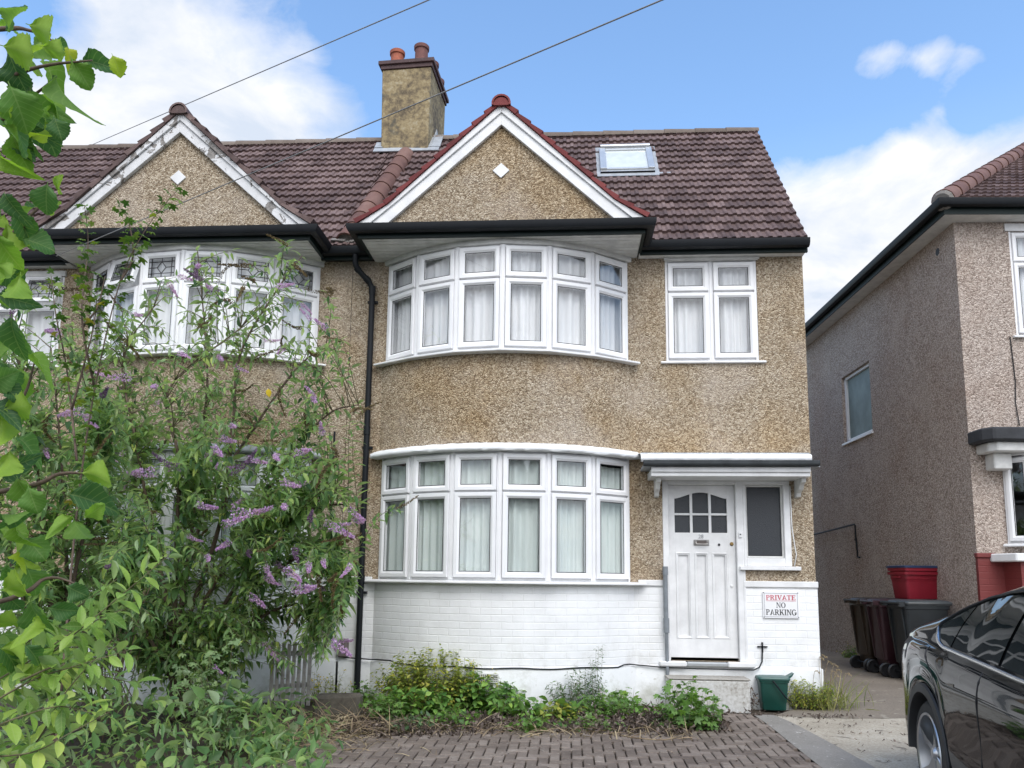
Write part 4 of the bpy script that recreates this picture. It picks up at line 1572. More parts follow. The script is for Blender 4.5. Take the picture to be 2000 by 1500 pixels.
# ------------------------------------------------------------------ house on the right
NO = PZ(1862, 434, 6.05)
NA = R(2.5)


def n_world(x, y, z):
    return np.array((NO[0] + x * math.cos(NA) - y * math.sin(NA), NO[1] + x * math.sin(NA) + y * math.cos(NA), z))


def n_side(px, py, off=0.0):                        # photo point on the side wall -> (y along the wall, z)
    d = ray(px, py)
    nx, ny = math.cos(NA), math.sin(NA)
    k = ((NO[0] - CAM[0]) * nx + (NO[1] - CAM[1]) * ny + off) / (d[0] * nx + d[1] * ny)
    p = CAM + d * k
    return (-(p[0] - NO[0]) * math.sin(NA) + (p[1] - NO[1]) * math.cos(NA), p[2])


def n_front(px, py, off=0.0):
    d = ray(px, py)
    nx, ny = -math.sin(NA), math.cos(NA)
    k = ((NO[0] - CAM[0]) * nx + (NO[1] - CAM[1]) * ny + off) / (d[0] * nx + d[1] * ny)
    p = CAM + d * k
    return ((p[0] - NO[0]) * math.cos(NA) + (p[1] - NO[1]) * math.sin(NA), p[2])


def build_right_house():
    root = thing('semi_detached_house', 'grey pink pebbledashed house with a hipped roof and red brick base across the alley', 'house', (NO[0], NO[1], 0), NA)
    ZE = 6.05
    # side window
    ya, zt = n_side(1697, 704)
    yb, zb = n_side(1649, 866)
    _, zbn = n_side(1697, 846)
    zb = (zb + zbn) / 2
    fx0, fz1 = n_front(1969, 452)
    _, fz0 = n_front(1972, 655)
    w = MB()
    # front wall with the upper window, side wall with its window
    bx0 = n_front(1962, 1000)[0]
    bz0, bz1 = n_front(1965, 1062)[1], n_front(1965, 880)[1]
    wall_rects(w, 0, 7, 0, ZE, [(fx0, fx0 + 1.6, fz0, fz1), (bx0 + .04, bx0 + 2.4, bz0, bz1)])
    ys = [0, ya, yb, 11]
    zs = [0, zb, zt, ZE]
    for i in range(3):
        for j in range(3):
            if i == 1 and j == 1:
                continue
            w.quad((0, ys[i], zs[j]), (0, ys[i + 1], zs[j]), (0, ys[i + 1], zs[j + 1]), (0, ys[i], zs[j + 1]))
    for y in (ya, yb):
        w.quad((0, y, zb), (.12, y, zb), (.12, y, zt), (0, y, zt))
    for z in (zb, zt):
        w.quad((0, ya, z), (.12, ya, z), (.12, yb, z), (0, yb, z))
    w.quad((7, 0, 0), (7, 11, 0), (7, 11, ZE), (7, 0, ZE))
    w.quad((0, 11, 0), (7, 11, 0), (7, 11, ZE), (0, 11, ZE))
    wo = w.build('wall', PEBN, root)
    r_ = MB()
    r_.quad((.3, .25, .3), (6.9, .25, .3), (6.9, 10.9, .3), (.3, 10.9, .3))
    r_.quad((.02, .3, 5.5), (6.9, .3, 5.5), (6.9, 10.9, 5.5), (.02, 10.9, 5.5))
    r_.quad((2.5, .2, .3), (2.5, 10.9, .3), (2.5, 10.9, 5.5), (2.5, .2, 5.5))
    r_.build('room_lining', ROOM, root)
    # side window
    f = MB()
    for a in ((ya, yb, zt - .05, zt), (ya, yb, zb, zb + .06), (ya, ya + .05, zb, zt), (yb - .06, yb, zb, zt)):
        f.box(.05, .11, a[0], a[1], a[2], a[3])
    fo = f.build('side_window', UPVC, root, bevel=.004)
    f = MB()
    f.box(-.03, .05, ya - .03, yb + .03, zb - .035, zb - .001)
    f.build('sill', UPVC, fo)
    g = MB()
    g.quad((.09, ya, zb), (.09, yb, zb), (.09, yb, zt), (.09, ya, zt))
    g.build('pane', plain('sea_green_obscure_glass', (.20, .26, .25), .5, var=.25, vscale=4, spec=.25), fo)
    # front windows
    window_unit(root, [(fx0, .02), (fx0 + .8, .02), (fx0 + 1.6, .02)], fz0, fz1, fz1 - .42, False, name='window', sillext=(.05, .05), sill_out=.06, cur=CURT)
    h = MB()
    h.box(fx0 - .05, fx0 + 1.65, -.02, .03, fz1 + .001, fz1 + .1)
    h.build('window_head', WPAINT, root)
    b = [(bx0 + .02, 0), (bx0 + .22, -.26), (bx0 + 1.2, -.30), (bx0 + 2.2, -.26), (bx0 + 2.4, 0)]
    window_unit(root, b, bz0, bz1, bz1 - .1, False, name='bay_window', cur=None, sillext=(.05, .05), sill_out=.05)
    # string of lights hanging inside the side pane
    l_ = MB()
    pts = [(bx0 + .10 + .02 * math.sin(i * 1.9), .02 + .0 * i, bz1 - .05 - (bz1 - bz0 - .12) * i / 14) for i in range(15)]
    l_.tube(pts, .006, 5)
    for p in pts[::2]:
        l_.tube([p, (p[0] + .03, p[1] - .01, p[2] - .03)], .004, 5)
    l_.build('string_lights', WPAINT, root, smooth=True)
    # canopy over the bay: felt roof, cornice, corner block
    cx0, cz0 = n_front(1914, 838, -.3)
    czt, czb = n_front(1950, 836, -.32)[1], n_front(1950, 862, -.32)[1]
    czc = n_front(1950, 882, -.28)[1]
    c = MB()
    c.prism([(cx0, -.30), (cx0 + .1, -.42), (3.2, -.42), (3.2, 0), (cx0, 0)], czb, czt)
    co = c.build('bay_canopy', plain('black_roof_felt', (.035, .037, .042), .75, var=.35, bumps=.6, bscale=30), root, bevel=.02)
    c = MB()
    c.prism([(cx0 + .10, -.26), (cx0 + .18, -.34), (3.1, -.34), (3.1, 0), (cx0 + .10, 0)], czc, czb - .002)
    c.build('cornice', WOLD, co, bevel=.012)
    c = MB()
    c.box(cx0 + .2, cx0 + .42, -.20, .0, n_front(1960, 916, -.2)[1], czc - .002)
    c.build('corner_block', WOLD, co, bevel=.012)
    # red painted brick base with white coping
    rz = n_front(1940, 1090)[1]
    q = MB()
    q.box(-.012, .30, -.03, .02, 0, rz)
    q.prism([(.30, -.02), (.34, -.30), (3.2, -.34), (3.2, 0), (.30, 0)], 0, rz - .05)
    q.build('brick_base', RBRICK, root)
    q = MB()
    q.box(-.03, .20, -.05, .02, rz + .001, rz + .06)
    q.build('brick_capping', RBRICK, root, bevel=.01)
    q = MB()
    q.prism([(.14, -.06), (.26, -.36), (3.2, -.40), (3.2, 0), (.14, 0)], rz - .048, rz + .05)
    q.build('coping', WPAINT, root, bevel=.012)
    # eaves: soffit, fascia, gutter
    OV = .22
    s = MB()
    s.prism([(-OV, -OV), (7, -OV), (7, .02), (.02, .02), (.02, 11), (-OV, 11)], ZE - .002, ZE + .02)
    s.build('soffit', WOLD, root)
    gutter_run(root, [(-OV, 11), (-OV, -OV), (7, -OV)], ZE + .17, .17)
    # hipped roof
    p = R(38.5)
    rv = np.array((0, math.cos(p), math.sin(p)))
    rn = np.array((0, -math.sin(p), math.cos(p)))
    t_ = MB()
    o = np.array((-OV - .04, -OV - .04, ZE + .15))
    tiles(t_, o, (1, 0, 0), rv, rn, 7.2, 4.4, clip=lambda a, s_: a < s_ * math.cos(p) - .02, hip=4.4 * math.cos(p))
    e = 4.4 * math.cos(p)
    t_.add([o, o + np.array((0, 11, 0)), o + np.array((e, 11, 4.4 * math.sin(p))), o + np.array((e, e, 4.4 * math.sin(p)))], ((0, 1, 2, 3),), .4)
    ro = t_.build('roof', TILE, root)
    h = MB()
    hp0 = o + np.array((.02, .02, .03))
    hd = np.array((math.cos(p), math.cos(p), math.sin(p)))
    half_round(h, hp0, hp0 + hd * 4.3, .125, .115, 14, lap=.016)
    h.build('hip_tile', CLAY, ro, smooth=40)
    h = MB()
    h.lathe(hp0 - hd * .02 + np.array((0, 0, .0)), ((0, .03), (.1, .03), (.13, 0), (.13, -.03)), 12, tuple(-hd))
    h.build('hip_end', MORTAR, ro)
    # small vent hole, pipes along the side wall, cable on the front
    vy, vz = n_side(1831, 492)
    v = MB()
    v.lathe((0.0, vy, vz), ((0, .002), (.05, .002), (.055, 0)), 8, (-1, 0, 0))
    v.build('vent_hole', GASKET, root)
    a, b_, c_ = n_side(1585, 1047), n_side(1677, 1024), n_side(1681, 1088)
    v = MB()
    v.tube([(-.06, a[0], a[1]), (-.06, b_[0] + .03, b_[1]), (-.06, b_[0], b_[1] - .02), (-.06, b_[0], b_[1] - .2), (-.055, b_[0] - .03, c_[1] + .08), (-.05, b_[0] - .02, c_[1]), (-.05, b_[0] - .1, c_[1] - .01)], .016, 8)
    v.tube([(-.06, b_[0], b_[1] - .24), (-.06, b_[0], b_[1] - .27)], .024, 8)
    v.build('waste_pipe', BLACKP, root, smooth=40)
    p0, p1 = n_front(1972, 658), n_front(1990, 832)
    v = MB()
    v.tube([(p0[0], -.01, p0[1]), (p0[0] + .02, -.012, (p0[1] + p1[1]) / 2), (p0[0] + .0, -.012, p1[1] + .3), (p1[0], -.015, p1[1])], .006, 5)
    v.build('cable', BLACKP, root)


build_right_house()


# ------------------------------------------------------------------ houses across the street, behind the camera (seen in the glass and the car paint)
def opposite_house(x, label, wallm, flip):
    root = thing('suburban_house', label, 'house', (x, -30.5, -.35), R(180))
    m = MB()
    m.box(-4, 4, 0, 8, 0, 5.5)
    m.build('wall', wallm, root)
    m = MB()
    m.add([(-4.3, -.4, 5.45), (4.3, -.4, 5.45), (4.3, 8.4, 5.45), (-4.3, 8.4, 5.45), (-4.3, 4, 8.6), (4.3, 4, 8.6)], ((0, 1, 5, 4), (2, 3, 4, 5), (0, 4, 3), (1, 2, 5)))
    m.build('roof', TILE, root)
    m = MB()
    m.prism_y([(-3.6 * flip - 1.9 + 1.9 * flip, 5.3), (-3.6 * flip + 1.9 + 1.9 * flip, 5.3), (-3.6 * flip + 1.9 * flip, 7.3)], -.8, 2)
    m.build('gable', wallm, root)
    for z0, z1 in ((.9, 2.4), (3.5, 4.9)):
        cx = -1.7 * flip
        f = MB()
        f.prism([(cx - 1.5, 0), (cx - .9, -.6), (cx + .9, -.6), (cx + 1.5, 0)], z0, z1)
        fo = f.build('bay_window', UPVC, root)
        for dx in (-.6, 0, .6):
            g = MB()
            g.box(cx + dx - .24, cx + dx + .24, -.62, -.6, z0 + .12, z1 - .12)
            g.build('pane', GLASSD, fo)
    m = MB()
    m.box(1.9 * flip - .45, 1.9 * flip + .45, -.03, -.0, .2, 2.2)
    m.build('door', plain('blue_door', (.05, .08, .14), .4), root)


opposite_house(-7, 'white rendered house across the street reflected in the lower bay glass', WREND, 1)
opposite_house(2.2, 'pale house with paired bays across the street, middle of three', PEBN, -1)
opposite_house(11.4, 'white rendered house across the street at the right end of three', WREND, 1)


# ------------------------------------------------------------------ overhead wires
def wire(label, a, b, sag, r):
    a, b = np.array(a), np.array(b)
    pts = []
    for i in range(25):
        f = i / 24
        p = a + (b - a) * f
        p[2] -= sag * 4 * f * (1 - f)
        pts.append(p)
    m = MB()
    m.tube(pts, r, 6)
    tag(m.build('overhead_wire', plain('weathered_cable', (.24, .235, .23), .6), smooth=True), label, 'wire')


wire('grey telephone wire passing in front of the chimney and the peeling gable', P(1430, -58, -5.5), P(110, 500, -.75), .0, .0045)
wire('upper telephone wire passing behind the tip of the peeling gable', P(1000, -70, -4.5), P(100, 317, 4.0), .0, .0048)


# ------------------------------------------------------------------ car
def build_car():
    hub = CAM + ray(1815, 1468) * 5.32
    ang = R(-8)                                      # rear of the car points away from the street
    # local axes: x forwards (towards the street), y to the car's left, z up
    gz0 = gz(hub[0], hub[1])
    root = thing('parked_car', 'shiny black hatchback car parked nose to the street on the driveway', 'car')
    fw = np.array((-math.sin(-ang), -math.cos(ang), 0.0))
    fw = np.array((-math.sin(R(8)), -math.cos(R(8)), 0.0))
    lf = np.array((-fw[1], fw[0], 0.0))              # left of the car
    WB, TR, HW = 2.89, .345, .955
    org = np.array((hub[0], hub[1], 0.0)) + lf * (HW - .03)
    root.location = (org[0], org[1], gz0)
    root.rotation_euler = (0, 0, math.atan2(fw[1], fw[0]))
    paint, t, b = new_mat('black_car_paint')
    t.put(b, 'Base Color', (.006, .007, .008))
    t.put(b, 'Roughness', .05)
    t.put(b, 'Coat Weight', .5)
    t.put(b, 'Coat Roughness', .01)
    t.put(b, 'Coat IOR', 1.36)
    t.put(b, 'Specular IOR Level', .12)
    cglass, t, b = new_mat('tinted_car_glass')
    t.put(b, 'Base Color', (.012, .016, .016))
    t.put(b, 'Roughness', .02)
    t.put(b, 'Specular IOR Level', .5)
    chrome = plain('satin_chrome', (.60, .62, .64), .22, metal=1, var=.05)
    clad = plain('arch_cladding', (.022, .023, .025), .6, var=.2)
    rubber = plain('tyre_rubber', (.02, .021, .022), .75, var=.25, vscale=20)
    silver = plain('alloy_silver', (.55, .56, .57), .3, metal=.85, var=.08)
    lampr = plain('tail_lamp_red', (.22, .01, .012), .1, coat=1)
    I = lambda x, xs, ys: float(np.interp(x, xs, ys))
    xs = sorted(set([-1.0, -.985, -.95, -.9, -.82, -.74, -.66] + [round(-.6 + .06 * i, 3) for i in range(20)] + [round(.6 + .12 * i, 3) for i in range(16)] + [round(2.46 + .06 * i, 3) for i in range(15)] + [3.4, 3.52, 3.62, 3.7, 3.74]))

    def half_w(x):
        return I(x, (-1.0, -.985, -.95, -.9, -.82, -.74, -.6, -.4, 0, 1, 2, 2.9, 3.2, 3.45, 3.6, 3.7, 3.74), (.66, .70, .76, .81, .855, .885, .925, .945, .955, .945, .945, .95, .92, .82, .70, .55, .45))

    def z_belt(x):
        return I(x, (-1.0, -.95, -.85, -.7, -.4, 0, .6, 1.4, 2.2, 2.8, 3.3, 3.6, 3.74), (.94, .99, 1.03, 1.06, 1.08, 1.065, 1.02, .97, .94, .90, .80, .66, .56))

    def z_low(x):
        z = I(x, (-1.0, -.9, -.6, .6, 2.3, 3.4, 3.6, 3.74), (.42, .33, .26, .2, .2, .22, .26, .34))
        for c in (0, WB):
            d = abs(x - c)
            if d < .42:
                z = max(z, TR + math.sqrt(max(0, .42 ** 2 - d * d)) - .0)
        return z

    def roof_z(x):
        return I(x, (-1.0, -.93, -.8, -.4, 0, .25, .5, .8, 1.2, 1.6, 2.0, 2.4, 2.75, 3.1, 3.5, 3.74), (.97, 1.05, 1.10, 1.19, 1.30, 1.41, 1.49, 1.55, 1.585, 1.58, 1.50, 1.32, 1.10, .98, .80, .60))

    def cant(x):                                    # roof rail: half width and height
        zr = roof_z(x)
        zb = z_belt(x)
        k = min(1, max(0, (zr - zb) / .5))
        return half_w(x) * .93 - .27 * k, zb + (zr - zb) * .80
    prof = [(.0, .955), (.12, .985), (.3, .995), (.45, .985), (.62, .995), (.78, 1.0), (.90, .985), (.97, .96), (1.0, .935)]

    def section(x, s):
        w, zl, zb = half_w(x), z_low(x), z_belt(x)
        pts = [(w * .80, zl + .0)]
        for a, k in prof:
            pts.append((w * k, zl + (zb - zl) * a))
        cw, cz = cant(x)
        for f in (.08, .5, .92):
            pts.append((w * .925 + (cw - w * .925) * f + .02 * math.sin(math.pi * f), zb + .004 + (cz - zb) * f))
        zr = roof_z(x)
        pts.append((cw, cz))
        pts.append((cw * .80, cz + (zr - cz) * .55))
        pts.append((cw * .45, cz + (zr - cz) * .88))
        pts.append((0, zr))
        return [(x, y * s, z) for y, z in pts]
    body, glass = MB(), MB()
    for s in (-1, 1):
        secs = [section(x, s) for x in xs]
        k = len(secs[0])
        body.add([p for q in secs for p in q], [(i * k + j, i * k + j + 1, (i + 1) * k + j + 1, (i + 1) * k + j) for i in range(len(xs) - 1) for j in range(k - 1)])
    # rear and front closing faces
    for x in (xs[0], xs[-1]):
        a, b_ = section(x, -1), section(x, 1)
        body.poly(a + b_[::-1][1:])
    bo = body.build('body', paint, root, smooth=50)
    bm = bmesh.new()
    bm.from_mesh(bo.data)
    bmesh.ops.remove_doubles(bm, verts=bm.verts, dist=.0008)
    bmesh.ops.recalc_face_normals(bm, faces=bm.faces)
    bm.to_mesh(bo.data)
    bm.free()
    q = bo.modifiers.new('sub', 'SUBSURF')
    q.levels = q.render_levels = 1

    def side_pt(x, f, s, out=.006):                  # point on the side glass: f from belt to rail
        w, zb = half_w(x), z_belt(x)
        cw, cz = cant(x)
        return (x, (w * .925 + (cw - w * .925) * f + .02 * math.sin(math.pi * f) + out) * s, zb + .004 + (cz - zb) * f)
    for s in (-1, 1):
        # side glass outline: pointed at the rear, two panes
        lo_f = lambda x: I(x, (.08, .16, .28, 2.0, 2.35), (.56, .2, .10, .08, .10))
        hi_f = lambda x: I(x, (.08, .16, .3, .55, 1.4, 2.0, 2.35), (.62, .74, .84, .9, .9, .86, .3))
        for a, e in ((.08, .40), (.42, 1.15), (1.19, 2.3)):
            g = MB()
            n = 16
            vs = []
            for i in range(n + 1):
                x = a + (e - a) * i / n
                for j in range(6):
                    vs.append(side_pt(x, lo_f(x) + (hi_f(x) - lo_f(x)) * j / 5, s, .008))
            g.add(vs, [(i * 6 + j, i * 6 + j + 1, (i + 1) * 6 + j + 1, (i + 1) * 6 + j) for i in range(n) for j in range(5)])
            g.build('side_window', cglass, root, smooth=True)
        c = MB()
        c.tube([side_pt(x, lo_f(x) - .05, s, .010) for x in np.linspace(.08, 2.3, 40)], .0125, 8)
        c.build('chrome_trim', chrome, root, smooth=True)
        c = MB()
        c.tube([side_pt(.08, lo_f(.08) - .05, s, .010)] + [side_pt(x, hi_f(x) + .045, s, .010) for x in np.linspace(.075, 2.3, 40)], .011, 8)
        c.build('window_trim', BLACKP, root, smooth=True)
        # shut lines of the doors
        for xa, xb in ((.10, .40), (1.02, 1.05)):
            c = MB()
            pts = []
            for i in range(14):
                f = i / 13
                x = xa + (xb - xa) * (1 - f) ** 1.4 if xa < .5 else xa
                w, zl, zb = half_w(x), z_low(x), z_belt(x)
                a = .10 + .88 * f
                kk = float(np.interp(a, [p[0] for p in prof], [p[1] for p in prof]))
                pts.append((x, (w * kk - .0005) * s, zl + (zb - zl) * a))
            c.tube(pts, .0045, 6)
            c.build('shut_line', GASKET, root, smooth=True)
        # wheel arches
        for cx in (0, WB):
            c = MB()
            vs = []
            N = 22
            for i in range(N + 1):
                g = math.pi * (-.03 + 1.06 * i / N)
                for rr, yy in ((.385, .70), (.388, half_w(cx) - .015), (.395, half_w(cx) + .004), (.45, half_w(cx) + .002), (.458, half_w(cx) - .012)):
                    yo = yy - (half_w(cx) - half_w(cx + math.cos(g) * rr))
                    vs.append((cx + math.cos(g) * rr, yo * s, TR + math.sin(g) * rr))
            c.add(vs, [(i * 5 + j, i * 5 + j + 1, (i + 1) * 5 + j + 1, (i + 1) * 5 + j) for i in range(N) for j in range(4)])
            c.build('wheel_arch', clad, root, smooth=40)
            # wheel: tyre, rim with five broad twisted spokes
            w_ = MB()
            y1 = half_w(cx) - .035
            ax = (0, s, 0)
            w_.lathe((cx, (y1 - .23) * s, TR), ((.25, .0), (.32, .0), (.342, .03), (TR, .08), (TR, .16), (.342, .205), (.315, .232), (.262, .235), (.25, .22)), 48, ax)
            wo = w_.build('wheel', rubber, root, smooth=40)
            w_ = MB()
            w_.lathe((cx, y1 * s, TR), ((.262, .004), (.256, .012), (.244, .006), (.236, -.06), (.22, -.16), (.0, -.16)), 48, ax)
            w_.build('rim', silver, wo, smooth=40)
            for i in range(5):
                w_ = MB()
                g = 2 * math.pi * i / 5 + .35
                def sp(r_, da, d):
                    return (cx + r_ * math.cos(g + da), (y1 + d) * s, TR + r_ * math.sin(g + da))
                w_.add([sp(.04, -.6, -.035), sp(.04, .6, -.028), sp(.15, -.26, -.018), sp(.15, .24, -.042), sp(.246, -.36, .002), sp(.246, .14, -.03), sp(.246, .22, -.05), sp(.15, .34, -.075)],
                       ((0, 1, 3, 2), (2, 3, 5, 4), (3, 7, 6, 5), (1, 7, 3)))
                w_.build('spoke', silver, wo, smooth=30)
            w_ = MB()
            w_.lathe((cx, y1 * s, TR), ((.0, -.01), (.03, -.012), (.045, -.03), (.05, -.06)), 24, ax)
            w_.build('hub_cap', silver, wo, smooth=40)
        # tail lamp wrapping the rear corner
        c = MB()
        vs = []
        for i in range(9):
            x = -.985 + .20 * i / 8
            for j in range(4):
                w, zb = half_w(x), z_belt(x)
                f = j / 3
                vs.append((x - .004, (w * (.965 - .02 * f) + .006) * s, zb - .13 + .10 * f + .02 * i / 8))
        c.add(vs, [(i * 4 + j, i * 4 + j + 1, (i + 1) * 4 + j + 1, (i + 1) * 4 + j) for i in range(8) for j in range(3)])
        c.build('tail_lamp', lampr, root, smooth=True)
        for x in (.55, 1.6):
            h = MB()
            w = half_w(x)
            h.obox((x, (w * .985 + .002) * s, .86), (1, 0, 0), (0, s, 0), (0, 0, 1), (-.11, .11), (-.01, .008), (-.014, .014))
            h.build('door_handle', paint, root, bevel=.005)
        c = MB()
        c.lathe((2.0, .98 * s, 1.02), ((0, -.09), (.05, -.07), (.075, 0), (.05, .08), (0, .1)), 14, (1, 0, 0))
        c.build('wing_mirror', paint, root, smooth=True)
    # rear window, windscreen, underside
    c = MB()
    vs = []
    for i in range(9):
        x = -.72 + .95 * i / 8
        cw, cz = cant(x)
        zr = roof_z(x)
        for f in (-.86, -.45, 0, .45, .86):
            vs.append((x, cw * f, cz + (zr - cz) * (1 - abs(f) ** 1.6) + .008))
    c.add(vs, [(i * 5 + j, i * 5 + j + 1, (i + 1) * 5 + j + 1, (i + 1) * 5 + j) for i in range(8) for j in range(4)])
    c.build('rear_window', cglass, root, smooth=True)
    c = MB()
    vs = []
    for i in range(9):
        x = 1.75 + .98 * i / 8
        cw, cz = cant(x)
        zr = roof_z(x)
        for f in (-.9, -.45, 0, .45, .9):
            vs.append((x, cw * f, cz + (zr - cz) * (1 - abs(f) ** 1.6) + .012))
    c.add(vs, [(i * 5 + j, i * 5 + j + 1, (i + 1) * 5 + j + 1, (i + 1) * 5 + j) for i in range(8) for j in range(4)])
    c.build('windscreen', cglass, root, smooth=True)
    c = MB()
    c.box(-.85, 3.55, -.68, .68, .2, .62)
    c.box(.5, 2.35, -.78, .78, .19, .62)
    c.build('underbody', clad, root)


build_car()


# ------------------------------------------------------------------ bins, crates, caddy
def rrect(x0, x1, y0, y1, r, n=3):
    out = []
    for cx, cy, a0 in ((x1 - r, y0 + r, -90), (x1 - r, y1 - r, 0), (x0 + r, y1 - r, 90), (x0 + r, y0 + r, 180)):
        for i in range(n + 1):
            g = R(a0 + 90 * i / n)
            out.append((cx + r * math.cos(g), cy + r * math.sin(g)))
    return out


def loft(mb, rings, caps=True, mi=0):
    n = len(rings[0])
    vs = [p for r_ in rings for p in r_]
    fs = [(i * n + j, i * n + (j + 1) % n, (i + 1) * n + (j + 1) % n, (i + 1) * n + j) for i in range(len(rings) - 1) for j in range(n)]
    if caps:
        fs += [tuple(range(n))[::-1], tuple(range((len(rings) - 1) * n, len(rings) * n))]
    mb.add(vs, fs, None, mi)


def wheelie_bin(label, loc, rz, c, lidc):
    """two wheeled bin; x forwards (front), wheels, handle and hinge at the back (-x)"""
    root = thing('wheelie_bin', label, 'wheelie bin', loc, rz, 'wheeled bins beside the alley wall')
    root.scale = (.97, .97, .97)
    bm_ = plain('bin_plastic_%d' % (len(MATS)), c, .42, var=.25, vscale=5, spec=.4)
    lm = plain('bin_lid_plastic_%d' % (len(MATS)), lidc, .4, var=.25, vscale=6, spec=.45)
    m = MB()
    rings = []
    for z, x0, x1, w in ((.03, -.20, .17, .205), (.08, -.20, .18, .215), (.22, -.215, .20, .225), (.23, -.24, .21, .23), (.95, -.30, .265, .285), (.955, -.31, .28, .295), (1.0, -.31, .285, .298)):
        rings.append([(x, y, z) for x, y in rrect(x0, x1, -w, w, .04)])
    loft(m, rings)
    for y in (-.18, .18):                            # ribs at the back
        m.hexa(((-.245, y - .02, .25), (-.23, y - .02, .25), (-.23, y + .02, .25), (-.245, y + .02, .25)), ((-.33, y - .02, .95), (-.30, y - .02, .95), (-.30, y + .02, .95), (-.33, y + .02, .95)))
    m.build('body', bm_, root, smooth=35)
    m = MB()
    rings = []
    for z, e in ((1.003, .0), (1.03, .012), (1.045, .006), (1.065, -.03), (1.075, -.09)):
        rings.append([(x, y, z + .012 * (x > 0) * 0) for x, y in rrect(-.30 - e, .31 + e, -.30 - e, .30 + e, .05)])
    loft(m, rings)
    m.box(.28, .345, -.12, .12, 1.015, 1.05)
    lo = m.build('lid', lm, root, smooth=40)
    m = MB()
    for y in (-.24, .24):
        m.obox((-.33, y, 1.02), (1, 0, 0), (0, 1, 0), (0, 0, 1), (-.055, .04), (-.03, .03), (-.035, .03))
    m.tube([(-.375, -.28, 1.03), (-.375, .28, 1.03)], .016, 8)
    m.build('handle', bm_, root, smooth=40)
    m = MB()
    m.tube([(-.24, -.235, .12), (-.24, .235, .12)], .012, 8)
    m.build('axle', BLACKP, root)
    for s in (-1, 1):
        m = MB()
        m.lathe((-.24, .235 * s, .10), ((0, .0), (.07, .005), (.085, .0), (.1, .008), (.1, .04), (.085, .05), (.06, .042), (0, .042)), 20, (0, s, 0))
        m.build('wheel', GASKET, root, smooth=40)
    return root


BC = PZ(1775, 1337, .12)


def put_bin(label, dx, dy, c, lidc, rz=0.0):
    x, y = BC[0] + .27 + dx, BC[1] + .3 + dy
    return wheelie_bin(label, (x, y, gz(x, y)), rz, c, lidc), (x, y)


_, bc = put_bin('dark grey wheeled bin with a grey lid nearest the car', .02, -.02, (.018, .022, .025), (.055, .063, .068), R(3))
_, bb = put_bin('maroon wheeled bin standing between a brown bin and the grey bin', -.035, .60, (.034, .011, .016), (.04, .022, .026), R(-2))
_, ba = put_bin('plain brown wheeled bin farthest from the car, in front of the pink wall', -.045, 1.22, (.03, .02, .013), (.035, .028, .022), R(2))


def crate(label, loc, rz, c, h, base):
    root = thing('recycling_crate', label, 'recycling crate', loc, rz, 'stacked recycling crates')
    m = MB()
    mt = plain('crate_plastic_%d' % len(MATS), c, .45, var=.15, vscale=6)
    rings = []
    for z, a, b in ((0, .235, .155), (.02, .24, .16), (h - .1, .262, .180), (h - .095, .268, .186), (h - .04, .272, .19), (h - .038, .295, .212), (h, .297, .214), (h, .285, .202), (h - .02, .275, .192), (.03, .232, .152)):
        rings.append([(x, y, z) for x, y in rrect(-a, a, -b, b, .035)])
    loft(m, rings)
    m.build('tub', mt, root, smooth=30)
    m = MB()
    for s in (-1, 1):
        m.obox((.28 * s, 0, h - .07), (1, 0, 0), (0, 1, 0), (0, 0, 1), (-.012, .012), (-.07, .07), (-.02, .02))
    m.build('handle', mt, root, bevel=.006)
    return root


cz = gz(*bb) + 1.078 * .97
cxy = P(1791, 1168, bb[1] - .18)
crate('lower red recycling crate standing on the maroon bin lid', (cxy[0], cxy[1], cz), R(12), (.24, .010, .024), .36, 0)
crate('upper red recycling crate nested in the lower red one under the blue lid', (cxy[0] + .004, cxy[1], cz + .052), R(12.5), (.26, .013, .027), .36, 0)
r_ = thing('crate_lid', 'dark blue lid on top of the red recycling crates', 'crate lid', (cxy[0], cxy[1], cz + .413), R(13))
m = MB()
loft(m, [[(x, y, z) for x, y in rrect(-a, a, -b, b, .04)] for z, a, b in ((0, .30, .217), (.002, .307, .224), (.025, .307, .224), (.032, .28, .2), (.022, .26, .18))])
m.build('panel', plain('blue_plastic', (.022, .045, .11), .4, var=.2), r_, smooth=35)
m = MB()
m.obox((0, 0, .028), (1, 0, 0), (0, 1, 0), (0, 0, 1), (-.2, .2), (-.012, .012), (-.004, .008))
m.build('rib', MATS['blue_plastic'], r_, bevel=.004)


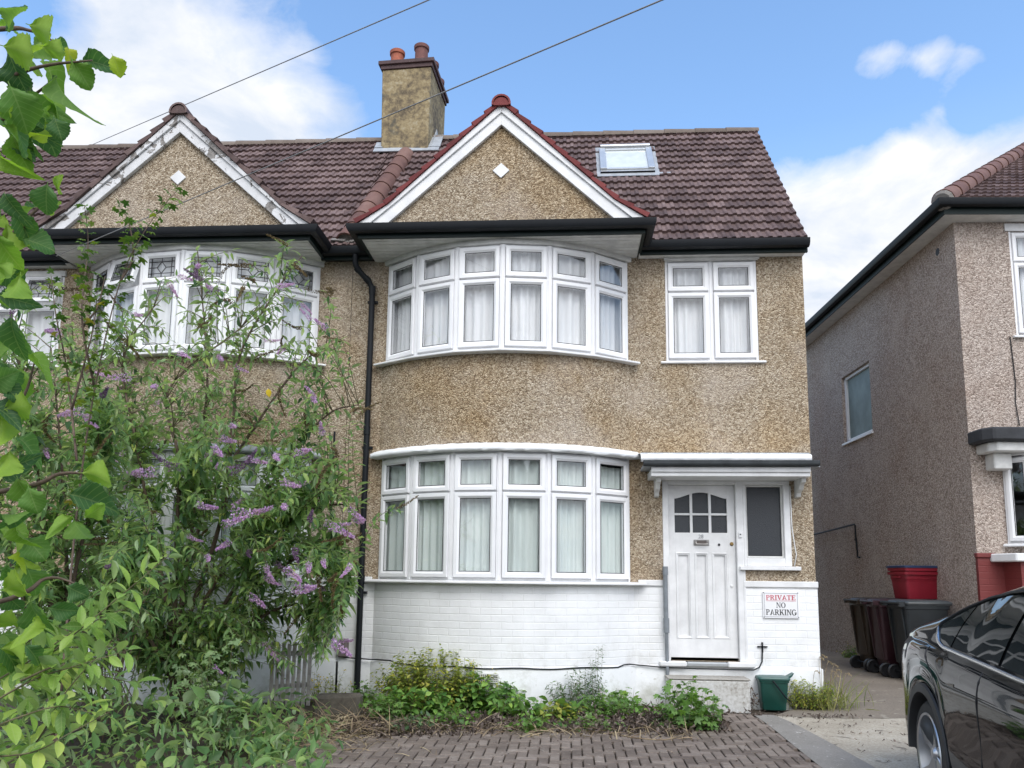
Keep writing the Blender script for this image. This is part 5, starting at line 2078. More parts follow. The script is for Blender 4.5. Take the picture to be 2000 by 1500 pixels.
def build_caddy():
    p = PZ(1511, 1390, -.005)
    root = thing('food_caddy', 'small green food waste caddy with a black carry handle by the step', 'caddy', (p[0] + .02, p[1] + .10, gz(p[0], p[1] + .1) + .012), R(-3))
    gm = plain('bottle_green_plastic', (.008, .062, .048), .38, var=.15, vscale=5)
    gl = plain('green_lid_plastic', (.02, .085, .072), .4, var=.15, vscale=5)
    m = MB()
    rings = []
    for z, a, b in ((0, .118, .10), (.01, .124, .106), (.075, .127, .109), (.08, .132, .112), (.29, .148, .125), (.292, .158, .133), (.315, .160, .135)):
        rings.append([(x, y, z) for x, y in rrect(-a, a, -b, b, .03)])
    loft(m, rings)
    m.build('body', gm, root, smooth=30)
    m = MB()
    rings = []
    for z, a, b in ((.316, .166, .142), (.332, .170, .145), (.345, .162, .138), (.352, .12, .10)):
        rings.append([(x, y, z) for x, y in rrect(-a, a, -b, b, .03)])
    loft(m, rings)
    m.hexa(((.15, -.07, .318), (.20, -.06, .352), (.20, .06, .352), (.15, .07, .318)), ((.15, -.07, .345), (.222, -.06, .388), (.222, .06, .388), (.15, .07, .345)))
    m.build('lid', gl, root, smooth=30)
    m = MB()
    m.tube([(-.02, -.142, .318), (-.01, -.15, .30), (.05, -.152, .22), (.11, -.150, .14), (.148, -.14, .11), (.165, -.09, .10)], .0085, 8)
    m.build('handle', BLACKP, root, smooth=True)


build_caddy()


# ------------------------------------------------------------------ plants
def leaf_tmpl(n=5, wid=.3, peak=.4, curl=.25, fold=.25, serr=0., wave=0., petiole=.08, rows=2, sd=1):
    """one leaf of unit length along y, folded on its midrib and curling down; returns vertices and faces"""
    r = random.Random(sd)
    vs, fs = [], []
    for i in range(n + 1):
        f = i / n
        e = math.sin(math.pi * f ** (math.log(.5) / math.log(peak))) ** .8 if 0 < f < 1 else .02
        w = wid * .5 * e
        y = petiole + (1 - petiole) * f
        zc = -curl * f * f
        for k in range(-rows, rows + 1):
            a = k / rows
            x = w * a * (1 + (r.uniform(-serr, serr) if abs(k) == rows else 0))
            z = zc + abs(a) * w * fold * 2 - (a * a) * w * fold * .7 + (wave * math.sin(f * 9 + k) * abs(a) + .013 * math.sin((f - abs(a) * .16) * 46) * abs(a) ** .5 if wave else 0)
            yy = y + (r.uniform(-serr, serr) * .06 if abs(k) == rows else 0) - abs(a) * .0
            vs.append((x, yy, z))
    m = 2 * rows + 1
    for i in range(n):
        for k in range(m - 1):
            a = i * m + k
            fs.append((a, a + 1, a + m + 1, a + m))
    b = len(vs)
    q = .012
    vs += [(-q, 0, .0), (q, 0, .0), (q, petiole + .02, .0), (-q, petiole + .02, .0)]
    fs.append((b, b + 1, b + 2, b + 3))
    return np.array(vs, float), np.array(fs, np.int64)


def lobed_tmpl(sd=1, lobes=5, curl=.2):
    """palmate lobed leaf, unit size, folded between its lobes"""
    r = random.Random(sd)
    n = lobes * 4
    rim = []
    for i in range(n + 1):
        g = R(-125 + 250 * i / n)
        k = i % 4
        rad = (.34, .43, .56, .43)[k] * (1 - .28 * abs(g) / R(125)) * r.uniform(.92, 1.08)
        rim.append((rad * math.sin(g), .42 + rad * math.cos(g), .05 * math.cos(k * math.pi / 2) - curl * rad * rad + r.uniform(-.02, .02)))
    mid = [(x * .5, .42 + (y - .42) * .5, z * .4 + (.03 if i % 4 else -.02)) for i, (x, y, z) in enumerate(rim)]
    vs = [(0, .42, 0.)] + mid + rim
    N = n + 1
    fs = []
    for i in range(n):
        fs.append((0, 1 + i, 2 + i, 2 + i))
        fs.append((1 + i, 1 + N + i, 2 + N + i, 2 + i))
    b = len(vs)
    vs += [(-.012, 0, 0), (.012, 0, 0), (.012, .42, 0), (-.012, .42, 0)]
    fs.append((b, b + 1, b + 2, b + 3))
    return np.array(vs, float), np.array(fs, np.int64)


class Leaves:
    def __init__(s, tmpls):
        s.t = tmpls
        s.it = []

    def add(s, p, d, n, L, wid=1.0, rnd=None):
        s.it.append((p, d, n, L, wid, random.random() if rnd is None else rnd))

    def build(s, name, mat, parent=None):
        V, F, Q, T_ = [], [], [], []
        off = 0
        idx = [random.randrange(len(s.t)) for _ in s.it]
        for ti, (tv, tf) in enumerate(s.t):
            its = [it for it, k in zip(s.it, idx) if k == ti]
            if not its:
                continue
            P_ = np.array([i[0] for i in its], float)
            D = np.array([i[1] for i in its], float)
            N_ = np.array([i[2] for i in its], float)
            D /= np.linalg.norm(D, axis=1)[:, None] + 1e-9
            S = np.cross(D, N_)
            S /= np.linalg.norm(S, axis=1)[:, None] + 1e-9
            N_ = np.cross(S, D)
            L = np.array([i[3] for i in its])[:, None, None]
            wd = np.array([i[4] for i in its])[:, None]
            v = P_[:, None, :] + L * (S[:, None, :] * (tv[None, :, 0] * wd)[:, :, None] + D[:, None, :] * tv[None, :, 1, None] + N_[:, None, :] * tv[None, :, 2, None])
            V.append(v.reshape(-1, 3))
            T_.append(np.tile(tv, (len(its), 1)))
            k = len(its)
            F.append((tf[None] + (np.arange(k) * len(tv))[:, None, None] + off).reshape(-1, 4))
            Q.append(np.repeat(np.array([i[5] for i in its]), len(tf)))
            off += k * len(tv)
        V, F, Q = np.concatenate(V), np.concatenate(F), np.concatenate(Q)
        me = bpy.data.meshes.new(name)
        tri = F[:, 2] == F[:, 3]
        lens = np.where(tri, 3, 4)
        starts = np.concatenate(([0], np.cumsum(lens)[:-1]))
        keepm = np.ones(F.shape, bool)
        keepm[tri, 3] = False
        loops = F[keepm]
        me.vertices.add(len(V))
        me.vertices.foreach_set('co', V.astype(np.float32).ravel())
        me.loops.add(len(loops))
        me.loops.foreach_set('vertex_index', loops.astype(np.int32))
        me.polygons.add(len(F))
        me.polygons.foreach_set('loop_start', starts.astype(np.int32))
        me.polygons.foreach_set('loop_total', lens.astype(np.int32))
        me.polygons.foreach_set('use_smooth', np.ones(len(F), bool))
        me.update(calc_edges=True)
        me.materials.append(mat)
        lf = me.attributes.new('lf', 'FLOAT_VECTOR', 'POINT')
        lf.data.foreach_set('vector', np.concatenate(T_).astype(np.float32).ravel())
        a = me.attributes.new('rnd', 'FLOAT', 'FACE')
        a.data.foreach_set('value', Q.astype(np.float32))
        o = bpy.data.objects.new(name, me)
        col.objects.link(o)
        if parent:
            keep(o, parent)
        return o


UP = np.array((0, 0, 1.))


def rv(s=1.0):
    return np.array([random.gauss(0, s) for _ in range(3)])


def unit(v):
    return v / (np.linalg.norm(v) + 1e-9)


def smooth_path(pts, n=8):
    pts = [np.array(p, float) for p in pts]
    if len(pts) == 2:
        return [pts[0] + (pts[1] - pts[0]) * i / n for i in range(n + 1)]
    P_ = [2 * pts[0] - pts[1]] + pts + [2 * pts[-1] - pts[-2]]
    out = []
    for i in range(1, len(P_) - 2):
        for j in range(n):
            t = j / n
            a, b, c, d = P_[i - 1], P_[i], P_[i + 1], P_[i + 2]
            out.append(.5 * ((2 * b) + (-a + c) * t + (2 * a - 5 * b + 4 * c - d) * t * t + (-a + 3 * b - 3 * c + d) * t ** 3))
    out.append(pts[-1])
    return out


LANCE = [leaf_tmpl(4, .30, .38, .30, .30, sd=1), leaf_tmpl(4, .33, .4, .45, .2, sd=2), leaf_tmpl(4, .27, .36, .15, .4, sd=3)]
OVATE = [leaf_tmpl(4, .5, .42, .2, .25, sd=4), leaf_tmpl(4, .56, .45, .32, .2, sd=5)]
HAZEL = [leaf_tmpl(28, .92, .55, .45, .32, .11, .06, .10, 3, sd=6), leaf_tmpl(28, .80, .52, .8, .55, .11, .08, .10, 3, sd=7), leaf_tmpl(28, .94, .56, .25, .24, .12, .10, .10, 3, sd=8), leaf_tmpl(28, .7, .5, 1.0, .75, .12, .10, .10, 3, sd=18)]
PRIV = [leaf_tmpl(6, .40, .5, .16, .25, sd=9), leaf_tmpl(6, .36, .52, .28, .3, sd=10)]
LOBE = [lobed_tmpl(1), lobed_tmpl(2, curl=.4), lobed_tmpl(3, curl=.05)]
BLADE = [leaf_tmpl(5, .035, .3, .5, .2, petiole=.0, rows=1, sd=11), leaf_tmpl(5, .028, .3, .9, .2, petiole=.0, rows=1, sd=12)]
DEADT = [leaf_tmpl(4, .35, .5, -.5, .8, .3, .2, .1, 2, sd=13), leaf_tmpl(4, .16, .5, .9, .5, .3, .2, .1, 1, sd=14), leaf_tmpl(4, .5, .5, .6, -.6, .3, .3, .1, 2, sd=15)]


def spike_mesh(name, mat, L, r0, n, bend, seedy):
    """flower panicle or seed head pointing along +z, bending towards +x"""
    lv = Leaves([leaf_tmpl(2, .8, .5, .2, .2, petiole=.0, rows=1, sd=21)])
    for i in range(n):
        f = random.random() ** .8
        g = random.random() * 2 * math.pi
        r_ = r0 * (1 - f * .82) * (.35 + .75 * random.random() ** .5) * (1 if not seedy else .9)
        c = np.array((bend * f * f * L, 0, L * (f - .35 * abs(bend) * f * f)))
        out = np.array((math.cos(g), math.sin(g), .25))
        p = c + out * r_
        lv.add(p - out * .004, unit(out + rv(.5)), UP + rv(.6), random.uniform(.009, .016) * (1 if not seedy else .9), 1.0)
    o = lv.build(name, mat)
    me = o.data
    bpy.data.objects.remove(o)
    return me


PURPLE = [spike_mesh('flower_spike', PURP, .26, .034, 330, .35, False), spike_mesh('flower_spike', PURP, .20, .031, 270, -.2, False), spike_mesh('flower_spike', PURPD, .23, .030, 280, .6, False)]
BROWN = [spike_mesh('seed_head', SEED, .25, .021, 260, .7, True), spike_mesh('seed_head', SEED, .20, .018, 200, .95, True), spike_mesh('seed_head', SEED, .28, .022, 270, .4, True)]


def put_spike(root, name, me, p, d, scale):
    o = bpy.data.objects.new(name, me)
    col.objects.link(o)
    z = Vector(d).normalized()
    q = z.to_track_quat('Z', 'Y') @ Matrix.Rotation(random.random() * 6.28, 3, 'Z').to_quaternion()
    o.matrix_world = Matrix.LocRotScale(Vector(p), q, Vector((scale,) * 3))
    keep_world(o, root)


def keep_world(o, root):
    o.parent = root
    o.matrix_parent_inverse = Matrix.LocRotScale(root.location, root.rotation_euler, None).inverted()


def shoot(lv, tw, path, L0, L1, start=.15, step=.06, wid=1.0, droop=.25, r0=.006, opp=True, rn=(0, 1)):
    """a leafy shoot along a path: stem tube and pairs of leaves"""
    n = len(path)
    cl = np.concatenate(([0], np.cumsum([np.linalg.norm(path[i + 1] - path[i]) for i in range(n - 1)])))
    T = cl[-1]
    tw.tube(path, [r0 * (1 - .75 * c / T) for c in cl], 5)
    s = T * start
    a0 = random.random() * 6.28
    while s < T:
        k = min(n - 2, int(np.searchsorted(cl, s)) - 1)
        k = max(0, k)
        f = (s - cl[k]) / (cl[k + 1] - cl[k] + 1e-9)
        p = path[k] + (path[k + 1] - path[k]) * f
        d = unit(path[k + 1] - path[k])
        a = unit(np.cross(d, UP + rv(.1)))
        b = np.cross(a, d)
        for sg in ((0, math.pi) if opp else (0,)):
            g = a0 + sg + random.uniform(-.3, .3)
            o = a * math.cos(g) + b * math.sin(g)
            ld_ = unit(o + d * random.uniform(.25, .8) - UP * random.uniform(0, droop * 2) + rv(.12))
            L = (L0 + (L1 - L0) * (s / T)) * random.uniform(.7, 1.2)
            lv.add(p, ld_, UP + rv(.35) + o * .2, L, wid * random.uniform(.85, 1.15), rn[0] + (rn[1] - rn[0]) * min(1, max(0, random.gauss(.45, .24))))
        a0 += math.pi / 2 if opp else 2.4
        s += step * random.uniform(.7, 1.3)


def buddleia(label, base, stems, flowers, seeds, extra, ydepth, leafL, group):
    root = thing('buddleia_shrub', label, 'shrub', tuple(base), 0, group)
    lv, tw, tk = Leaves(LANCE), MB(), MB()
    nodes = []
    for st in stems:                                # main stems: photo points with a depth for each
        pts = [base + rv(.07) * (1, 1, 0)] + [P(x, y, Y) for x, y, Y in st]
        path = smooth_path(pts, 7)
        n = len(path)
        tk.tube(path, [.030 * (1 - .86 * i / n) * random.uniform(.9, 1.1) for i in range(n)], 7)
        for i, p in enumerate(path):
            if i > n * .14:
                nodes.append((p, unit(path[min(i + 1, n - 1)] - path[max(0, i - 1)])))
        shoot(lv, tw, path[int(n * .55):], leafL * .9, leafL * .75, 0, .09)
    NP = np.array([q[0] for q in nodes])

    def branch_to(tip, leafy=True):
        d = np.linalg.norm((NP - tip) * (1, 1, 1.0), axis=1) + np.where(NP[:, 2] > tip[2] - .05, .5, 0) + rng.random(len(NP)) * .25
        k = int(np.argmin(d))
        a = NP[k]
        mid = a * .45 + tip * .55 + UP * (.16 * np.linalg.norm(tip - a) + .03) + rv(.04)
        path = smooth_path([a, mid, tip], 7)
        hi_ = tip[2] > 2.9
        shoot(lv, tw, path, leafL * (.8 if hi_ else 1), leafL * .5, .3 if hi_ else .12, .085 if hi_ else .055, r0=.0055)
        return unit(path[-1] - path[-3])
    for i, f in enumerate(flowers):
        x, y = f[0], f[1]
        tip = P(x, y, ydepth(x, y) - .62)
        d = branch_to(tip)
        if len(f) > 2 and f[2] >= .8:
            d = unit(np.array(((1 if x > 380 else -1), -.2, random.uniform(-.35, .1))))
        put_spike(root, 'flower_spike', PURPLE[2 if random.random() < .12 else i % 2], tip - d * .05, d + rv(.12) - UP * .15, (f[2] if len(f) > 2 else .9) * 1.32)
    for i, f in enumerate(seeds):
        x, y = f[0], f[1]
        tip = P(x, y, ydepth(x, y) - .3)
        d = branch_to(tip)
        put_spike(root, 'seed_head', BROWN[i % 3], tip - d * .06, d + rv(.2) - UP * .2, random.uniform(1.0, 1.4))
    for (x, y) in extra:
        branch_to(P(x, y, ydepth(x, y)) + rv(.05))
    keep(tk.build('stem', BARK, smooth=True), root)
    if len(stems) > 8:                              # one leaf turned yellow
        yl = Leaves([leaf_tmpl(5, .6, .45, .2, .3, sd=41)])
        yl.add(P(524, 758, base[1] - .8), np.array((.15, 0, -1.)), np.array((.2, -1, .1)), .085, 1.0, .5)
        yl.build('yellow_leaf', YEL, root)
    keep(tw.build('twig', TWIG, smooth=True), root)
    lv.build('foliage', BUDL, root)
    return root


def rand_in(poly, n):
    xs, ys = [p[0] for p in poly], [p[1] for p in poly]
    out = []
    while len(out) < n:
        x, y = random.uniform(min(xs), max(xs)), random.uniform(min(ys), max(ys))
        c = False
        for i in range(len(poly)):
            (x1, y1), (x2, y2) = poly[i], poly[i - 1]
            if (y1 > y) != (y2 > y) and x < (x2 - x1) * (y - y1) / (y2 - y1) + x1:
                c = not c
        if c:
            out.append((x, y))
    return out


def build_buddleias():
    base = PZ(335, 1405, -.03)
    b0 = base[1]
    yd = lambda x, y: b0 + random.uniform(-.75, .7) * (.5 if y < 650 else 1)
    stems = [
        [(345, 1250, b0), (372, 1060, b0), (392, 860, b0 - .1), (405, 720, b0 - .1), (385, 480, b0)],
        [(355, 1250, b0 + .1), (430, 1020, b0 + .1), (455, 830, b0 + .2), (470, 690, b0 + .2), (545, 560, b0 + .1), (590, 500, b0 + .1)],
        [(370, 1240, b0 + .15), (470, 1050, b0 + .2), (560, 900, b0 + .25), (640, 810, b0 + .2), (700, 790, b0 + .2)],
        [(380, 1280, b0 + .1), (480, 1120, b0 - .1), (580, 1010, b0 - .2), (660, 985, b0 - .2), (700, 1000, b0 - .2)],
        [(380, 1290, b0), (470, 1180, b0), (580, 1090, b0 + .1), (650, 1110, b0 + .1), (680, 1160, b0 + .1)],
        [(335, 1240, b0 - .2), (300, 1050, b0 - .3), (265, 860, b0 - .4), (240, 700, b0 - .3), (300, 600, b0 - .3)],
        [(340, 1240, b0 - .3), (345, 1050, b0 - .5), (350, 900, b0 - .6), (330, 760, b0 - .5), (470, 640, b0 - .3)],
        [(325, 1250, b0 + .3), (260, 1080, b0 + .4), (190, 900, b0 + .4), (150, 740, b0 + .3), (140, 620, b0 + .3)],
        [(400, 1290, b0 + .3), (520, 1200, b0 + .3), (600, 1180, b0 + .3), (640, 1220, b0 + .3)],
        [(310, 1280, b0 - .4), (220, 1130, b0 - .5), (130, 980, b0 - .5), (60, 850, b0 - .4)],
        [(350, 1230, b0 + .2), (400, 1000, b0 + .4), (520, 800, b0 + .5), (600, 700, b0 + .5), (660, 680, b0 + .5)],
    ]
    fl = [(330, 555, .6), (385, 518, .7), (545, 556, .7), (632, 637, .75), (250, 735, 1.0), (262, 750, .9), (305, 790, .6), (613, 778, .65), (628, 842, .7), (440, 857, .8), (400, 888, 1.0), (415, 880, .8), (300, 920, 1.15), (345, 912, .9), (447, 920, 1.15), (490, 898, .8), (580, 885, .85), (395, 985, .8), (457, 998, 1.2), (445, 1024, .9), (575, 945, .8), (560, 940, .8), (540, 1100, .7), (566, 1113, .85), (580, 1148, 1.1), (495, 1166, .9), (605, 1015, .7), (655, 1030, 1.0), (640, 1020, .8), (688, 998, .75), (697, 1012, .8), (630, 1180, .9), (640, 1245, .9), (655, 1258, .9), (628, 1238, .8), (600, 1105, .7), (685, 1105, .6), (610, 770, .6), (485, 1075, .7), (630, 1150, .7), (236, 888, .55), (133, 938, .8), (268, 1232, .65), (420, 1305, .5), (520, 1260, .7), (210, 1270, .5)]
    fl += [(x, y, random.uniform(.5, .85)) for x, y in rand_in([(220, 720), (440, 800), (640, 900), (680, 1080), (560, 1200), (420, 1100), (250, 950)], 16)] + [(x, y, random.uniform(.5, .75)) for x, y in rand_in([(230, 580), (420, 500), (600, 560), (640, 720), (300, 760)], 14)]
    sd_ = [(690, 800), (672, 668), (575, 515), (485, 515), (500, 548), (640, 570), (450, 590), (560, 480), (660, 888), (702, 812), (782, 990), (440, 832), (475, 805), (540, 758), (392, 640), (245, 610), (222, 640), (178, 690), (215, 1018), (350, 980), (385, 1050), (420, 1112), (505, 1078), (640, 1100), (655, 1142), (692, 1100), (642, 1135), (662, 1062), (612, 1080), (530, 905), (552, 860), (500, 700), (605, 560), (585, 640), (470, 560), (620, 690), (555, 680), (600, 1160), (620, 1120), (665, 1200), (645, 1190), (585, 1200), (460, 760), (330, 850), (300, 1000), (560, 1050), (520, 1010), (590, 980), (680, 1040), (310, 870), (240, 660), (430, 540), (600, 830), (640, 905)]
    ex = rand_in([(120, 600), (330, 560), (640, 740), (690, 1000), (660, 1180), (400, 1220), (80, 1200), (30, 900)], 330) + rand_in([(370, 500), (600, 480), (610, 700), (400, 760)], 30) + rand_in([(350, 880), (640, 980), (640, 1120), (400, 1130)], 120) + rand_in([(440, 1150), (630, 1180), (650, 1290), (440, 1330)], 80) + rand_in([(250, 1200), (470, 1230), (480, 1340), (240, 1340)], 70) + rand_in([(120, 1050), (330, 1080), (300, 1300), (120, 1300)], 90) + rand_in([(200, 640), (560, 780), (640, 960), (200, 1000)], 90)
    buddleia('large buddleia with lilac flower spikes and brown seed heads covering the left bay', base, stems, fl, sd_, ex, yd, .175, None)
    # second, denser shrub further left and nearer
    base = PZ(110, 1475, -.05)
    b1 = base[1]
    yd = lambda x, y: b1 + random.uniform(-.5, .5)
    stems = [[(110, 1300, b1), (90, 1100, b1), (70, 900, b1), (40, 720, b1), (30, 620, b1)],
             [(120, 1300, b1 + .2), (150, 1100, b1 + .2), (190, 950, b1 + .1), (200, 830, b1 + .1)],
             [(100, 1320, b1 - .2), (40, 1150, b1 - .2), (-30, 950, b1 - .2), (-60, 800, b1 - .2)],
             [(130, 1340, b1), (200, 1200, b1), (270, 1120, b1), (320, 1090, b1)],
             [(120, 1320, b1 + .3), (130, 1120, b1 + .3), (120, 900, b1 + .4), (100, 680, b1 + .4)]]
    fl = [(28, 605, .6), (108, 645, .75), (160, 800, .8), (200, 772, .6), (168, 812, .7), (90, 880, .6), (205, 1110, .4)]
    sd_ = [(130, 700), (60, 760), (170, 760), (90, 820), (180, 900), (40, 1010), (150, 1040), (220, 1060), (100, 560)]
    ex = rand_in([(-40, 640), (130, 640), (240, 800), (300, 1050), (330, 1200), (250, 1330), (-40, 1330)], 330)
    buddleia('darker buddleia at the left edge with few lilac flowers, behind the big hazel leaves', base, stems, fl, sd_, ex, yd, .17, None)


build_buddleias()

CR, CU, CB = CM[0], -CM[1], -CM[2]                   # picture right, picture up, towards the camera, for aiming leaves at planting time


def img_dir(deg, back=0.0):
    return CR * math.cos(R(deg)) + CU * math.sin(R(deg)) + CB * back


def build_hazel():
    root = thing('hazel_tree', 'near hazel branches with broad toothed leaves hanging in from the left edge', 'tree', tuple(PZ(-700, 1500, -.2) * (1, 0, 1) + np.array((0, -6.9, 0))))
    lv, tw = Leaves(HAZEL), MB()
    # hand placed leaves: x, y, length in photo pixels, pointing angle, darkness (0 dark .. 1 yellow)
    L_ = [(75, 55, 95, -20, .75), (20, 45, 85, 60, .2), (60, 110, 110, -25, .75), (25, 125, 100, -80, .15), (30, 190, 110, -70, .5), (135, 100, 45, -60, .92), (112, 85, 50, -10, .3), (175, 118, 75, -3, .25), (225, 118, 50, -65, .95), (95, 130, 95, -45, .6), (150, 130, 80, -60, .6), (110, 170, 105, -100, .1), (60, 190, 90, -95, .25), (95, 195, 85, -20, .7), (10, 215, 100, -15, .8), (15, 250, 110, -40, .3), (80, 230, 115, -75, .12), (30, 280, 90, -80, .65), (110, 240, 60, -70, .3), (5, 310, 80, -60, .7),
          (90, 375, 75, -100, .25), (110, 355, 55, -40, .75), (60, 405, 60, -170, .2), (105, 400, 50, -60, .75), (15, 390, 70, -60, .15), (40, 430, 90, -65, .3), (20, 460, 110, -75, .8), (60, 470, 80, -10, .3), (5, 520, 90, -50, .25), (40, 540, 60, -30, .7), (10, 580, 80, -20, .2), (15, 650, 80, -35, .5), (60, 700, 90, -10, .6), (10, 730, 80, -60, .3), (30, 790, 80, -70, .55), (5, 830, 90, -80, .85), (45, 860, 70, -20, .4),
          (195, 935, 125, -175, .45), (160, 970, 110, -12, .2), (180, 925, 85, -5, .8), (175, 1005, 60, 25, .7), (150, 1030, 85, -60, .35), (130, 1015, 60, -150, .75), (40, 950, 80, -70, .6), (15, 1010, 90, -30, .35), (60, 1060, 80, -40, .4), (25, 1090, 50, -10, .9), (60, 1125, 85, -75, .45), (140, 1150, 60, -30, .15), (65, 1195, 100, -75, .45), (30, 1215, 70, 170, .8), (15, 1165, 70, -60, .3), (10, 1270, 80, -40, .25), (60, 1270, 70, -50, .25), (110, 1190, 70, -15, .3), (15, 900, 90, -95, .85), (20, 1340, 70, -60, .5), (20, 1480, 75, 20, .6)]
    poly_ = [(0, 0), (40, 0), (110, 90), (110, 260), (40, 310), (0, 320)]
    for x, y in rand_in(poly_, 12) + rand_in([(-140, 0), (-25, 0), (-40, 1350), (-140, 1350)], 26) + rand_in([(-620, -100), (-150, -100), (-150, 1100), (-620, 1100)], 130) + rand_in([(-20, 400), (30, 420), (50, 850), (-20, 850)], 18) + rand_in([(0, 850), (60, 880), (90, 1250), (0, 1300)], 16):
        L_.append((x, y, random.uniform(55, 100), random.uniform(-120, 20), min(.85, random.random() ** .8)))
    for x, y, s, a, sh in L_:
        D = random.uniform(1.75, 2.15)
        p = PD(x, y, D)
        d = unit(img_dir(a, random.uniform(-.35, .35)))
        n = unit(CB * random.uniform(.35, 1) + UP * random.uniform(.1, .8) + rv(.35))
        if .7 < sh < .9:
            n = unit(CB + UP * -.5 + rv(.2))
        L = s * D / FPX * .80
        lv.add(p - d * L * .35, d, -n if .7 < sh < .9 else n, L, random.uniform(.72, 1.0), sh * .9 + random.uniform(-.05, .08))
    for pts in ([(-430, 250, 2.4), (-60, 170, 2.0), (80, 130, 1.95), (180, 118, 1.9)], [(-430, 420, 2.4), (-50, 260, 2.0), (60, 190, 2.0), (110, 150, 1.95)], [(-430, 560, 2.4), (-20, 470, 2.0), (60, 420, 1.95), (105, 370, 1.95)], [(-430, 1000, 2.4), (0, 960, 1.95), (120, 925, 1.9), (200, 930, 1.85)], [(-430, 1250, 2.4), (-20, 1180, 1.95), (90, 1130, 1.95), (150, 1140, 1.9)], [(-430, 850, 2.4), (-40, 800, 2.0), (40, 780, 2.0), (70, 700, 2.0)], [(-430, 100, 2.4), (-40, 60, 2.0), (60, 60, 2.0), (120, 90, 2.0)]):
        tw.tube(smooth_path([PD(*p) for p in pts], 6), list(np.linspace(.009, .0018, 19)), 6)
    # trunk standing outside the frame that the branches grow from
    c_ = PD(-430, 600, 2.4)
    tw.tube(smooth_path([(c_[0] - .06, c_[1] + .03, gz(0, c_[1]) - .1), (c_[0], c_[1], .9), (c_[0] + .03, c_[1] - .02, 2.2), (c_[0] - .02, c_[1], 3.6)], 8), list(np.linspace(.06, .015, 25)), 8)
    keep(tw.build('branch', BARK, smooth=True), root)
    lv.build('foliage', HAZL, root)


build_hazel()


def leafy_plant(name, label, cat, stems, tm, mat, L0, L1, step, wid=1.0, opp=False, r0=.005, twm=None, start=.1, group=None, droop=.25, base=None):
    paths = [smooth_path(s, 7) for s in stems]
    root = thing(name, label, cat, tuple(paths[0][0] if base is None else base), 0, group)
    lv, tw = Leaves(tm), MB()
    for p in paths:
        shoot(lv, tw, p, L0, L1, start, step, wid, droop, r0, opp)
    keep(tw.build('stem', twm or TWIG, smooth=True), root)
    lv.build('foliage', mat, root)
    return root


def build_near_shrubs():
    # pale green shoots at the lower left
    st = []
    for D, pts in ((1.9, [(-60, 1420), (60, 1310), (180, 1210), (330, 1085)]), (1.85, [(-60, 1400), (60, 1330), (150, 1300), (250, 1270)]), (1.8, [(-60, 1480), (60, 1470), (140, 1430), (215, 1390)]),
                   (1.95, [(-60, 1360), (60, 1290), (150, 1230), (240, 1190)]), (1.9, [(40, 1330), (120, 1300), (200, 1320), (265, 1335)]), (1.8, [(-60, 1440), (40, 1400), (120, 1380), (200, 1400)]), (2.0, [(-40, 1300), (60, 1250), (130, 1200), (230, 1130)]),
                   (1.85, [(0, 1500), (70, 1450), (130, 1350), (230, 1240)])):
        st.append([PD(x, y, D + random.uniform(-.05, .05)) for x, y in pts])
    root = leafy_plant('privet_bush', 'pale green privet shoots with smooth oval leaves at the lower left corner', 'bush', st, PRIV, WILL, .075, .055, .023, opp=True, r0=.003, base=(st[0][0][0], st[0][0][1], gz(0, st[0][0][1])))
    # thin sapling rising in front of the peeling gable
    Y = -4.2
    st = [[P(x, y, Y + random.uniform(-.1, .1)) for x, y in pts] for pts in (
        [(120, 1350), (150, 1000), (185, 760), (235, 550), (290, 440), (352, 365)],
        [(185, 760), (160, 620), (172, 480), (165, 400)], [(150, 900), (130, 720), (110, 620), (100, 540)], [(235, 550), (260, 500), (250, 430), (230, 400)], [(160, 640), (190, 600), (205, 540)], [(140, 800), (180, 650), (190, 570)])]
    leafy_plant('maple_sapling', 'slender yellow green sapling rising in front of the left house gable', 'sapling', st, LOBE, SYCL, .105, .085, .045, .85, True, .009, BARK, .30)
    # lobed pale bush in front of the buddleia foot
    b = PZ(420, 1475, -.06)
    st = []
    for i in range(22):
        tx, ty = random.uniform(330, 500), random.uniform(1245, 1440)
        tip = P(tx, ty, b[1] + random.uniform(-.3, .3))
        st.append([b + rv(.08) * (1, 1, 0), (b + tip) / 2 + UP * .12 + rv(.05), tip])
    leafy_plant('currant_bush', 'low currant bush with pale lobed leaves at the foot of the buddleia', 'bush', st, LOBE, BRAM, .10, .085, .045, r0=.004)
    # dark young buddleia shoots low down
    b = PZ(520, 1480, -.07)
    st = []
    for i in range(12):
        tip = P(random.uniform(430, 640), random.uniform(1330, 1470), b[1] + random.uniform(-.2, .5))
        st.append([b + rv(.1) * (1, 1, 0), (b + tip) / 2 + UP * .1, tip])
    leafy_plant('buddleia_seedling', 'young buddleia shoots with long dark leaves beside the dry grass', 'shrub', st, LANCE, BUDL, .16, .13, .06, opp=True, r0=.004)


build_near_shrubs()


